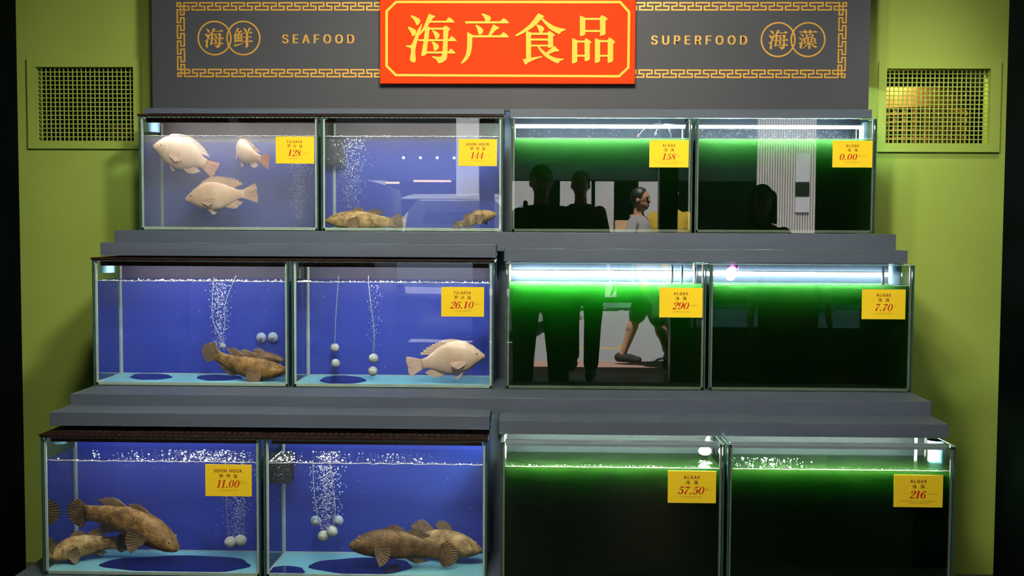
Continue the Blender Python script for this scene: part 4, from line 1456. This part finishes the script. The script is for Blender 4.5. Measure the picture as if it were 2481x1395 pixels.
A = lambda px, py, i, dy: at(px, py, YT[i] + dy)
GT_, GG_ = 'pink tilapia', 'brown gobies'
fish('tilapia', 'pink white tilapia at the upper left of the top tank, back breaking the waterline', A(371, 354, 0, .055), A(529, 410, 0, .15), 1.3, .03, .03, (0, -.25, 1), M['tilapia'], M['tfin'], M['tfinred'], 1.35, GT_, .3)
fish('tilapia', 'pink tilapia turning away in the top tank, orange tail beside the 128 card', A(581, 358, 0, .195), A(645, 392, 0, .04), 1.0, -.08, .02, (-.1, -.1, 1), M['tilapia'], M['tfin'], M['tfinred'], 1.05, GT_, .4)
fish('tilapia', 'pale tilapia facing left, lowest in the top tank, spiny back fin raised', A(449, 483, 0, .06), A(627, 466, 0, .065), 1.0, .01, .0, (0, -.06, 1), M['tilapia'], M['tfin'], None, 1.0, GT_, 1.0)
fish('tilapia', 'large pink white tilapia facing right in the middle row', A(1174, 862, 1, .06), A(983, 887, 1, .055), 1.1, .01, .015, (0, -.05, 1), M['tilapia'], M['tfin'], None, 1.12, GT_, .5)
fish('goby', 'brown goby resting on the floor of the top fish tank under the bubbles', A(788, 532, 0, .045), A(985, 541, 0, .13), 1.0, .02, .0, (0, 0, 1), M['gobyl'], M['gfin'], None, 1.25, GG_, .6)
fish('goby', 'brown goby at the right end of the top fish tank, head at the glass', A(1203, 517, 0, .07), A(1095, 552, 0, .15), 1.0, .02, .02, (0, 0, 1), M['gobyl'], M['gfin'], None, 1.3, GG_, .5)
fish('goby', 'brown goby at the seam of the middle row, dark round tail raised to the left', A(694, 893, 1, .055), A(486, 853, 1, .10), 1.1, .02, -.07, (0, -.1, 1), M['goby'], M['gfin'], M['gfin'], 1.25, GG_, .8)
fish('goby', 'dark goby behind the other one in the middle row tank by the green wall', A(690, 872, 1, .14), A(530, 876, 1, .15), 1.0, -.02, .03, (0, 0, 1), M['gobyd'], M['gfin'], None, 1.0, GG_, .7)
fish('goby', 'brown goby diving head down across the bottom tank, tail high to the left', A(433, 1330, 2, .085), A(160, 1226, 2, .12), 1.05, .02, .075, (.1, -.15, 1), M['goby'], M['gfin'], M['gobyd'], 1.32, GG_, .6, (1.0, 1.15))
fish('goby', 'tan goby in the left front corner of the bottom row, mouth to the glass', A(110, 1352, 2, .055), A(318, 1308, 2, .14), 1.15, .05, .03, (0, 0, 1), M['gobyl'], M['gfin'], M['gobyd'], 1.5, GG_, .8)
fish('goby', 'dark brown goby facing left on the bottom floor, nearer of two lying fish', A(847, 1318, 2, .065), A(1113, 1343, 2, .055), 1.05, .02, .02, (0, -.05, 1), M['gobyd'], M['gfin'], M['gobyd'], 1.45, GG_, .6)
fish('goby', 'tan goby facing right at the end of the bottom row, fins raised', A(1166, 1332, 2, .11), A(930, 1312, 2, .155), 1.05, -.02, .02, (0, 0, 1), M['gobyl'], M['gfin'], M['gobyd'], 1.45, GG_, 1.2)

# ================================================================== the street that the glass mirrors
struct('pavement', mbox(-14, 14, -3.75, -2.9, -0.1, 0.0), M['pave'])
struct('road', mbox(-14, 14, -11.2, -3.7, -0.12, -0.02), M['road'])
struct('shade_slab', mbox(-8, -.35, -4.6, -2.3, 2.8, 2.9), M['ceil'])  # unseen slab added to shade pavement and road on the left
bm = bmesh.new()
box(bm, 0.1, 0.95, -5.12, -5.02, -.0199, -.017)
box(bm, 0.85, 0.95, -5.42, -5.12, -.0199, -.017)
o = struct('road_marking', bm, M['roadline'])


def solid(name, label, cat, parts, loc, group=None):
    t = thing(name, label, cat, loc, group)
    for nm, dims, m in parts:
        obj(nm, mbox(*dims), m, t)
    return t


M['facade'] = paint('dark_facade', (0.010, 0.016, 0.018), 0.8, 0.2, 2, spec=0.1)
M['panel'] = paint('pale_shopfront_panel', (0.42, 0.41, 0.42), 0.6, 0.08, 3)
M['shutter'] = paint('white_corrugated_shutter', (0.62, 0.58, 0.56), 0.5, 0.06, 8)
M['whitep'] = paint('white_column_paint', (0.88, 0.88, 0.92), 0.5, 0.03, 3)
M['carton'] = paint('tan_carton', (0.55, 0.33, 0.18), 0.7, 0.08, 8)
M['brownwall'] = paint('brown_counter_panel', (0.16, 0.085, 0.05), 0.5, 0.15, 4)
M['gate'] = paint('grey_brown_gate_slats', (0.30, 0.24, 0.22), 0.45, 0.15, 8)
M['carwhite'] = paint('white_car_paint', (0.88, 0.89, 0.90), 0.25, 0.02, 3, coat=0.6)
M['carblue'] = paint('dark_blue_car_paint', (0.05, 0.07, 0.11), 0.25, 0.04, 3, coat=0.6)
M['cargl'] = paint('sky_tinted_car_glass', (0.16, 0.26, 0.36), 0.05, 0.1, spec=0.9)  # reflected sky put into the glass colour
M['tyre'] = paint('tyre_rubber', (0.012, 0.012, 0.012), 0.8, 0.2, 30)
M['warmlamp'] = glow('warm_shop_lamp', (1.0, 0.62, 0.30), 14)
M['bulb'] = glow('white_shop_bulb', (1.0, 0.97, 0.9), 22)
YF = -10.4
# building across the road: dark upper front, pale panels at street level
t = thing('shop_building', 'dark shop building across the road with pale panels at street level', 'building', (0, YF - .6, 0))
obj('upper_front', mbox(-12, 12, YF - .6, YF, 2.02, 7.5), M['facade'], t)
obj('back_wall', mbox(-12, 12, YF - 2.2, YF - 2.0, -.02, 3.2), M['facade'], t)
for a, b in ((-.55, .0), (.30, .62), (.66, .80), (.86, 1.16), (1.55, 1.95), (-3.9, -2.5)):
    obj('front_panel', mbox(a, b, YF + .001, YF + .05, .2, 2.0), M['panel'], t)
obj('shelf', mbox(1.17, 1.54, YF - .7, YF + .25, 1.18, 1.23), M['panel'], t)
for k, (a, b, h) in enumerate(((1.18, 1.40, .15), (1.42, 1.53, .24))):
    obj('carton', mbox(a, b, YF - .06 + .02 * k, YF + .2, 1.2305, 1.2305 + h), M['carton'], None)
    c = COL.objects[-1]
    tag(c, ('low wide tan carton on the shop shelf across the road', 'taller tan carton at the end of the shop shelf across the road')[k], 'carton', 'cartons on the shop shelf')
# corrugated shutter, notices on it
t = thing('roller_shutter', 'white corrugated shutter across the road, mirrored in the tank with the 0.00 card', 'shutter', (3.95, YF + .1, .3))
bm = bmesh.new()
n = 26
for k in range(n):
    a = 3.42 + 1.05 * k / n
    box(bm, a, a + 1.05 / n - .012, YF + .05 + .03 * (k % 2), YF + .12, .35, 3.4)
obj('slats', bm, M['shutter'], t)
for k, (z0_, z1_, m) in enumerate(((2.0, 2.45, 'whitep'), (1.78, 1.98, 'void'), (1.52, 1.76, 'whitep'))):
    o = obj('notice_sheet', mbox(4.02, 4.24, YF + .13, YF + .135, z0_, z1_), M[m])
    tag(o, ('upper white notice on the corrugated shutter', 'black notice in the middle on the corrugated shutter', 'lower white notice on the corrugated shutter')[k], 'notice', 'notices on the shutter')
# white column and thin white post on the far kerb
struct('column_street', mbox(-1.33, -.975, -10.25, -9.9, -.02, 4.2), M['whitep'])
bm = bmesh.new()
tube(bm, [(-.60, -5.2, -.02), (-.60, -5.2, 2.6)], .022, 12)
tag(obj('sign_post', bm, M['whitep'], None, True), 'thin white post behind the tail of the white roofed car', 'post')
for k in range(4):
    x = -2.2 + .27 * k
    t = thing('pendant_lamp', f"{('first', 'second', 'third', 'fourth')[k]} of four small white pendant lamps from the far left across the road", 'lamp', (x, YF - .2, 2.2), 'pendant lamps of the shop')
    bm = bmesh.new()
    ball(bm, (x, YF + .12, 2.36), .022, 12, 8)
    obj('bulb', bm, M['bulb'], t, True)
    bm = bmesh.new()
    tube(bm, [(x, YF + .12, 2.39), (x, YF + .12, 2.7)], .006, 6)
    obj('cord', bm, M['blackgloss'], t)
for k, (x, z, w) in enumerate(((-1.75, 1.98, .30), (-3.2, 1.15, .16), (-2.85, 1.35, .10), (-3.1, .95, .14), (-2.4, 1.95, .12))):
    t = thing('shelf_lamp', ('long warm lamp under the dark front beside the white column', 'low warm lamp in the far shop, leftmost', 'small warm lamp in the far shop between two others', 'lowest warm lamp in the far shop',
                             'short warm lamp under the dark front left of the long one')[k], 'lamp', (x, YF - .3, z), 'warm lamps of the far shop')
    obj('lamp_body', mbox(x - w, x + w, YF - .02, YF + .0, z + .03, z + .05), M['blackgloss'], t)
    obj('diffuser', mbox(x - w, x + w, YF - .01, YF + .03, z, z + .03), M['warmlamp'], t)

# door posts and low counter of the shop front
t = solid('door_post', 'dark door post of the shop front between the two people in tees', 'post', [('post_body', (.90, 1.035, -1.07, -.93, 0, 2.8), M['dark']), ('edge_strip', (.895, .9, -1.06, -.94, 0, 2.8), M['alu'])], (.97, -1, 0))
t = solid('door_post', 'narrow dark door post of the shop front left of the photographer', 'post', [('post_body', (-.47, -.36, -1.05, -.95, 0, 2.8), M['dark'])], (-.41, -1, 0))
t = solid('low_counter', 'brown panelled low counter with a dark glass screen at the shop front', 'counter', [('front_panel', (1.04, 4.5, -1.04, -.96, 0.0, .54), M['brownwall']), ('top', (1.04, 4.5, -1.07, -.93, .54, .565), M['dark']), ('glass_screen', (1.06, 4.5, -1.006, -.996, .565, 1.13), glass('dark_tinted_glass', (0.16, 0.24, 0.25)))], (2.5, -1, 0))
t = thing('folding_gate', 'folded grey brown slatted gate at the inner side of the left jamb', 'gate', (-1.35, 1.8, 0))
for k in range(9):
    x = -1.56 + .055 * k
    bm = bmesh.new()
    box(bm, x, x + .062, 1.80 + .045 * (k % 2), 1.84 + .045 * (k % 2), .02, 2.3, .004)
    obj('slat', bm, M['gate'], t)
obj('track', mbox(-1.578, -1.05, 1.78, 1.92, 2.3, 2.36), M['gate'], t)
obj('foot_rail', mbox(-1.578, -1.05, 1.78, 1.92, 0.0005, .02), M['gate'], t)

# ------------------------------------------------------------------ parked car, tail to the shop
ct = thing('parked_car', 'white roofed dark blue parked car with its tail toward the shop', 'car', (-1.1, -6.0, 0))
cyaw = math.radians(14)
CR = Matrix.Translation((-1.12, -5.75, -.02)) @ Matrix.Rotation(cyaw, 4, 'Z')


def carobj(name, bm, m, smooth=False, parent=None):
    bmesh.ops.transform(bm, matrix=CR, verts=bm.verts)
    return obj(name, bm, m, parent or ct, smooth)


def loft(bm, secs, cap=True):
    R = [[bm.verts.new(p) for p in s] for s in secs]
    n = len(R[0])
    for a, b in zip(R, R[1:]):
        for k in range(n):
            bm.faces.new((a[k], a[(k + 1) % n], b[(k + 1) % n], b[k]))
    if cap:
        bm.faces.new(R[0])
        bm.faces.new(R[-1][::-1])


def csec(y, w, z0_, z1_, wt=None, r=.08):
    wt = wt or w
    P = [(-w + r, z0_), (w - r, z0_), (w, z0_ + r), (w, (z0_ + z1_) / 2), (wt, z1_ - r), (wt - r, z1_), (-wt + r, z1_), (-wt, z1_ - r), (-w, (z0_ + z1_) / 2), (-w, z0_ + r)]
    return [(x, y, z) for x, z in P]


# local: tail at y = 0, nose toward -y
bm = bmesh.new()
loft(bm, [csec(.02, .74, .35, .85), csec(-.10, .83, .10, 1.0, .80), csec(-.9, .86, .08, 1.03, .82), csec(-2.2, .86, .08, 1.02, .82), csec(-2.9, .85, .08, .96, .78), csec(-3.7, .80, .24, .86, .70), csec(-3.95, .68, .34, .70, .6)])
carobj('car_body', bm, M['carblue'], True)
bm = bmesh.new()
loft(bm, [csec(-.06, .70, 1.0, 1.22, .62), csec(-.32, .76, 1.0, 1.60, .58), csec(-.8, .78, 1.0, 1.66, .58), csec(-1.6, .78, 1.0, 1.66, .58), csec(-2.2, .77, 1.0, 1.52, .58), csec(-2.75, .74, .96, 1.06, .62)])
carobj('cabin', bm, M['carwhite'], True)
bm = bmesh.new()
loft(bm, [csec(.10, .58, 1.60, 1.63, .54, .012), csec(-.30, .62, 1.62, 1.68, .56, .02)])
carobj('roof_spoiler', bm, M['carwhite'], True)
bm = bmesh.new()
vs = [bm.verts.new(p) for p in ((-.42, -.090, 1.15), (.42, -.090, 1.15), (.34, -.235, 1.45), (-.34, -.235, 1.45), (-.42, -.050, 1.165), (.42, -.050, 1.165), (.34, -.200, 1.465), (-.34, -.200, 1.465))]
for f in ((0, 1, 2, 3), (7, 6, 5, 4), (0, 4, 5, 1), (1, 5, 6, 2), (2, 6, 7, 3), (3, 7, 4, 0)):
    bm.faces.new([vs[k] for k in f])
carobj('rear_window', bm, M['cargl'])
for s_ in (1, -1):
    bm = bmesh.new()
    P = [(-.45, 1.08), (-.62, 1.46), (-1.0, 1.55), (-1.7, 1.54), (-2.45, 1.10)]
    a = [bm.verts.new((s_ * (.795 - (z - 1.05) * .30), y, z)) for y, z in P]
    b = [bm.verts.new((s_ * (.745 - (z - 1.05) * .30), y, z)) for y, z in P]
    bm.faces.new(a)
    bm.faces.new(b[::-1])
    for k in range(5):
        bm.faces.new((a[k], b[k], b[(k + 1) % 5], a[(k + 1) % 5]))
    carobj('side_window', bm, M['cargl'])
    bm = bmesh.new()
    box(bm, s_ * .76 - .07, s_ * .76 + .07, -.07, .035, .72, .94, .02)
    carobj('tail_lamp', bm, paint('red_tail_lamp', (0.06, 0.012, 0.012), 0.2))
    for y in (-.68, -3.1):
        bm = bmesh.new()
        tube(bm, [(s_ * .70, y, .32), (s_ * .88, y, .32)], .32, 28)
        w_ = carobj('wheel', bm, M['tyre'])
        bm = bmesh.new()
        tube(bm, [(s_ * .86, y, .32), (s_ * .892, y, .32)], .20, 20)
        obj_ = carobj('hub', bm, M['alu'], False, w_)
bm = bmesh.new()
box(bm, -.80, .80, -.06, .07, .50, .60, .03)
carobj('bumper', bm, M['carwhite'])

# dark van added to block and shade the bright road further left
van = thing('blocker_van', 'added dark van blocking the bright road left of the white roofed car', 'van', (-3.3, -4.8, -.02))
bm = bmesh.new()
secs = []
for x_, zt_ in ((-4.95, .75), (-4.75, .98), (-4.35, 1.05), (-3.95, 1.62), (-3.65, 1.72), (-1.82, 1.74), (-1.64, 1.68), (-1.60, 1.0)):
    secs.append([(x_, y_, z_) for y_, z_ in ((-5.55, .08), (-4.0, .08), (-3.92, .3), (-3.92, .95), (-4.02, zt_ - .1), (-4.15, zt_), (-5.4, zt_), (-5.52, zt_ - .1), (-5.62, .95), (-5.62, .3))])
loft(bm, secs)
obj('van_body', bm, paint('dark_van_paint', (0.012, 0.014, 0.02), 0.3, 0.05, 3), van, True)
for a, b in ((-3.85, -3.05), (-2.95, -1.95)):
    obj('side_window', mbox(a, b, -3.99, -3.935, 1.08, 1.5, .02), paint('dark_van_glass', (0.02, 0.025, 0.035), 0.08, spec=0.8), van)
for x_ in (-4.25, -2.3):
    for y_ in (-5.45, -4.12):
        bm = bmesh.new()
        tube(bm, [(x_, y_ - .1, .28), (x_, y_ + .22, .28)], .30, 26)
        w_ = obj('wheel', bm, M['tyre'], van)
        bm = bmesh.new()
        tube(bm, [(x_, y_ + .2, .28), (x_, y_ + .23, .28)], .18, 18)
        obj('hub', bm, M['alu'], w_)

# ------------------------------------------------------------------ people


def remeshed(name, bm, voxel, mats, parent, smooth_it=4):
    me = bpy.data.meshes.new(name + '_raw')
    bmesh.ops.recalc_face_normals(bm, faces=bm.faces)
    bm.to_mesh(me)
    bm.free()
    o = bpy.data.objects.new(name, me)
    r = o.modifiers.new('r', 'REMESH')
    r.mode = 'VOXEL'
    r.voxel_size = voxel
    s = o.modifiers.new('s', 'SMOOTH')
    s.iterations = smooth_it
    s.factor = .5
    m2 = baked(o)
    bpy.data.meshes.remove(me)
    m2.name = name
    for p in m2.polygons:
        p.use_smooth = True
    return link(name, m2, mats, parent)


def cap(bm, a, b, ra, rb, seg=14):
    a, b = Vector(a), Vector(b)
    n = 5
    pts, rs = [], []
    d = (b - a).normalized()
    for k in range(n):
        t = PI / 2 * (1 - k / (n - 1))
        pts.append(a - d * (ra * math.sin(t)))
        rs.append(max(ra * math.cos(t), .0008))
    for k in range(1, n):
        t = PI / 2 * k / (n - 1)
        pts.append(b + d * (rb * math.sin(t)))
        rs.append(max(rb * math.cos(t), .0008))
    # the two middle ones are the joint circles
    pts.insert(n, b)
    rs.insert(n, rb)
    tube(bm, pts, 0, seg, True, rs)


def oval(bm, secs, seg=20):
    """stack of horizontal ovals (x, y, z, rx, ry)"""
    R = [[bm.verts.new((x + rx * math.cos(2 * PI * k / seg), y + ry * math.sin(2 * PI * k / seg), z)) for k in range(seg)] for x, y, z, rx, ry in secs]
    for a, b in zip(R, R[1:]):
        for k in range(seg):
            bm.faces.new((a[k], a[(k + 1) % seg], b[(k + 1) % seg], b[k]))
    bm.faces.new(R[0])
    bm.faces.new(R[-1])


def person(label, x, y, yaw, H, shirt, trousers, shoes, hair, sleeve=.5, short=False, feet=None, arms=None, hairlong=False, build=1.0, extra=None, lean=0.0):
    root = thing('person', label, 'person', (x, y, 0), 'people reflected in the glass')
    X = Matrix.Translation((x, y, 0)) @ Matrix.Rotation(yaw, 4, 'Z')
    T = lambda bm: bmesh.ops.transform(bm, matrix=X, verts=bm.verts)
    hw = .055 * H
    feet = feet or [(-.055, .0, 0), (.055, .02, 0)]
    arms = arms or [((-.135, -.01, .63), (-.145, .035, .49)), ((.135, -.01, .63), (.145, .035, .49))]
    hips = [Vector((s * hw, 0, .51 * H)) for s in (-1, 1)]
    legs = []
    for (fx, fy, fz), hp in zip(feet, hips):
        an = Vector((fx * H, fy * H, .045 * H + fz * H))
        d = (hp - an)
        need = .465 * H
        off = math.sqrt(max(need ** 2 - d.length ** 2, 0)) * .5
        kn = an + d * .5 + Vector((0, 1, 0)) * (off + .008 * H)
        legs.append((hp, kn, an))
    sh = [Vector((s * .098 * H * build, lean * H * .6, .795 * H)) for s in (-1, 1)]
    AR = [(s_, Vector(e) * H, Vector(w) * H) for s_, (e, w) in zip(sh, arms)]
    # ---- body, one continuous surface
    bm = bmesh.new()
    hd = Vector((0, .012 * H + lean * H, .932 * H))
    ball(bm, hd + Vector((0, 0, .010 * H)), 1, 24, 18, (.044 * H, .054 * H, .060 * H))
    oval(bm, [(0, hd.y + .010 * H, .868 * H, .012 * H, .016 * H), (0, hd.y + .012 * H, .878 * H, .026 * H, .034 * H), (0, hd.y + .008 * H, .905 * H, .037 * H, .044 * H), (0, hd.y, .93 * H, .041 * H, .050 * H)])
    ball(bm, hd + Vector((0, .054 * H, -.006 * H)), 1, 10, 8, (.008 * H, .012 * H, .014 * H))
    cap(bm, hd + Vector((-.014 * H, .047 * H, -.036 * H)), hd + Vector((.014 * H, .047 * H, -.036 * H)), .0045 * H, .0045 * H, 8)
    for s_ in (-1, 1):
        ball(bm, hd + Vector((s_ * .045 * H, -.002 * H, -.004 * H)), 1, 10, 8, (.006 * H, .012 * H, .018 * H))
    cap(bm, (0, lean * H * .7, .80 * H), hd + Vector((0, -.012 * H, -.03 * H)), .034 * H, .030 * H)
    oval(bm, [(0, 0, .47 * H, .075 * H, .055 * H), (0, 0, .53 * H, .088 * H * build, .062 * H), (0, lean * H * .2, .62 * H, .076 * H * build, .052 * H), (0, lean * H * .4, .73 * H, .094 * H * build, .064 * H), (0, lean * H * .6, .80 * H, .092 * H * build, .05 * H), (0, lean * H * .7, .835 * H, .045 * H, .035 * H)])
    for a, e, w in AR:
        cap(bm, a, e, .029 * H, .023 * H)
        cap(bm, e, w, .023 * H, .015 * H)
        d = (w - e).normalized()
        side = 1 if a.x > 0 else -1
        v = Vector((-side, 0, 0))
        v = (v - d * v.dot(d)).normalized()      # palm normal, toward the body
        u = d.cross(v).normalized()
        if u.y < 0:
            u = -u                               # thumb side, to the front
        pc = w + d * (.030 * H)
        cap(bm, w, w + d * (.012 * H), .0135 * H, .016 * H, 10)
        for q in (-1.5, -.5, .5, 1.5):
            b0 = w + d * (.012 * H) + u * (q * .0088 * H)
            b1 = w + d * (.052 * H) + u * (q * .0098 * H)
            cap(bm, b0, b1, .0085 * H, .0062 * H, 8)
            ln = (.036, .045, .047, .041)[int(q + 1.5)] * H
            m1 = b1 + d * (ln * .55) + v * (ln * .16)
            cap(bm, b1, m1, .0056 * H, .0048 * H, 8)
            cap(bm, m1, m1 + d * (ln * .38) + v * (ln * .30), .0048 * H, .0038 * H, 8)
        t0 = w + d * (.016 * H) + u * (.013 * H)
        t1 = t0 + d * (.022 * H) + u * (.018 * H) + v * (.004 * H)
        cap(bm, t0, t1, .0080 * H, .0062 * H, 8)
        cap(bm, t1, t1 + d * (.022 * H) + u * (.004 * H) + v * (.006 * H), .0060 * H, .0044 * H, 8)
    for hp, kn, an in legs:
        cap(bm, hp, kn, .050 * H, .033 * H)
        cap(bm, kn, kn + (an - kn) * .35 + Vector((0, -.006 * H, 0)), .031 * H, .031 * H)
        cap(bm, kn + (an - kn) * .3, an, .030 * H, .019 * H)
        cap(bm, an + Vector((0, -.015 * H, -.02 * H)), an + Vector((0, .085 * H, -.030 * H)), .020 * H, .013 * H)
    T(bm)
    body = remeshed('body', bm, .0075, M['skin'], root)
    for s_ in (-1, 1):
        bm = bmesh.new()
        ball(bm, hd + Vector((s_ * .018 * H, .0475 * H, .012 * H)), .0068 * H, 10, 8)
        T(bm)
        obj('eye', bm, M['eye'], root, True)
    # ---- hair
    bm = bmesh.new()
    ball(bm, hd + Vector((0, -.008 * H, .019 * H)), 1, 22, 16, (.049 * H, .056 * H, .058 * H))
    if hairlong:
        oval(bm, [(0, hd.y - .030 * H, .815 * H, .040 * H, .022 * H), (0, hd.y - .030 * H, .87 * H, .058 * H, .034 * H), (0, hd.y - .022 * H, .93 * H, .058 * H, .045 * H), (0, hd.y - .01 * H, .965 * H, .05 * H, .045 * H)])
        for s_ in (-1, 1):
            cap(bm, hd + Vector((s_ * .044 * H, .004 * H, .03 * H)), hd + Vector((s_ * .052 * H, .006 * H, -.085 * H)), .016 * H, .012 * H)
    # keep the face clear
    for v in bm.verts:
        if v.co.y > hd.y + .034 * H and v.co.z < hd.z + .040 * H:
            v.co.y = hd.y + .030 * H
    T(bm)
    remeshed('hair', bm, .009, hair, root)
    # ---- shirt
    bm = bmesh.new()
    g = .010 * H
    oval(bm, [(0, 0, .455 * H, .112 * H * build + g, .074 * H + g), (0, 0, .53 * H, .102 * H * build + g, .068 * H + g), (0, lean * H * .2, .63 * H, .084 * H * build + g, .056 * H + g), (0, lean * H * .4, .73 * H, .098 * H * build + g, .067 * H + g), (0, lean * H * .6, .80 * H, .096 * H * build + g, .052 * H + g), (0, lean * H * .7, .838 * H, .052 * H, .042 * H)])
    for a, e, w in AR:
        cap(bm, a, a + (e - a) * min(1, sleeve * 1.6), .034 * H, .031 * H)
        if sleeve > .7:
            cap(bm, e, e + (w - e) * .9, .030 * H, .022 * H)
    T(bm)
    remeshed('shirt', bm, .011, shirt, root)
    # ---- trousers or shorts
    bm = bmesh.new()
    oval(bm, [(0, 0, .45 * H, .070 * H, .058 * H), (0, 0, .50 * H, .092 * H * build, .066 * H), (0, 0, .56 * H, .088 * H * build, .060 * H)])
    for hp, kn, an in legs:
        cap(bm, hp, kn, .060 * H, .050 * H if short else .043 * H)
        if not short:
            cap(bm, kn, kn + (an - kn) * .88, .042 * H, .036 * H)
    T(bm)
    remeshed('shorts' if short else 'trousers', bm, .011, trousers, root)
    # ---- shoes
    for hp, kn, an in legs:
        bm = bmesh.new()
        b = an - Vector((0, 0, .045 * H))
        cap(bm, b + Vector((0, -.022 * H, .028 * H)), b + Vector((0, .05 * H, .026 * H)), .027 * H, .025 * H)
        cap(bm, b + Vector((0, .045 * H, .024 * H)), b + Vector((0, .095 * H, .020 * H)), .025 * H, .019 * H)
        for v in bm.verts:
            v.co.z = max(v.co.z, b.z + .0005)
        T(bm)
        remeshed('shoe', bm, .008, shoes, root, 2)
    if extra:
        extra(root, T, H)
    return root


cloth = lambda n, c: paint(n, c, 0.85, 0.12, 12, 0.15, 120)
BLK = cloth('black_cloth', (0.010, 0.010, 0.011))
DKN = cloth('charcoal_cloth', (0.014, 0.014, 0.016))
MUS = cloth('dark_mustard_cloth', (0.10, 0.055, 0.015))
WHT = cloth('pale_grey_cloth', (0.36, 0.34, 0.35))
YEL = cloth('yellow_cloth', (0.60, 0.40, 0.04))
RST = cloth('rust_cloth', (0.16, 0.065, 0.015))
SHO = cloth('black_shoe_canvas', (0.010, 0.009, 0.009))
GRY = cloth('grey_shoe_canvas', (0.10, 0.085, 0.08))


def bag_strap(root, T, H):
    bm = bmesh.new()
    for s_ in (-1, 1):
        P = [(s_ * .062 * H, -.07 * H, .79 * H), (s_ * .066 * H, -.02 * H, .848 * H), (s_ * .066 * H, .05 * H, .80 * H), (s_ * .07 * H, .085 * H, .72 * H), (s_ * .085 * H, .05 * H, .64 * H), (s_ * .09 * H, -.05 * H, .61 * H)]
        tube(bm, crom(P, 6), .010 * H, 8)
    T(bm)
    o = obj('rucksack_strap', bm, M['blackgloss'], None, True)
    bm = bmesh.new()
    box(bm, -.085 * H, .085 * H, -.195 * H, -.097 * H, .58 * H, .83 * H, .025 * H)
    T(bm)
    t = thing('rucksack', 'black rucksack on the back of the photographer', 'bag', root.location.copy())
    obj('bag_body', bm, M['blackgloss'], t, True)
    o.parent = t
    o.matrix_parent_inverse = Matrix.Translation(t.location).inverted()


PY = -.30
person('photographer in black with a rucksack holding a camera at chest height', 0.0, PY, 0.0, 1.685, BLK, DKN, SHO, M['hair'], .5, False,
       [(-.07, 0, 0), (.075, .02, 0)], [((-.15, .05, .645), (-.035, .135, .705)), ((.15, .05, .645), (.035, .135, .705))], False, .95, bag_strap)
# the camera that takes the picture, its lens ends just behind the view point
t = thing('camera', 'small black camera held in both hands by the photographer', 'camera', (0, -.05, 1.22))
bm = bmesh.new()
box(bm, -.055, .055, -.062, -.028, 1.205, 1.275, .006)
obj('camera_body', bm, M['blackgloss'], t)
bm = bmesh.new()
tube(bm, [(0, -.03, 1.243), (0, -.008, 1.243)], .026, 24)
obj('lens_barrel', bm, M['blackgloss'], t)
person('person in a dark mustard tee and black trousers walking past behind the photographer', .355, -2.52, .12, 1.755, MUS, BLK, GRY, M['hair'], .5, False,
       [(-.06, -.10, .03), (.04, .03, 0)], None, False, 1.0)
person('person in a pale grey tee and dark shorts walking on the pavement', .95, -3.36, -1.1, 1.64, WHT, DKN, SHO, M['hair'], .5, True,
       [(-.05, .17, 0), (.04, -.15, .01)], None, False, .9)
person('person in a yellow tee half hidden by the dark door post', 1.30, -3.75, .2, 1.72, YEL, BLK, SHO, M['hair'], .55, False, None, None, False, 1.0)
person('woman with shoulder length black hair in a rust top close to the glass', 1.43, .28, .05, 1.53, RST, BLK, SHO, M['hair'], .5, False, None, None, True, .95)

bpy.data.scenes.remove(BENCH)
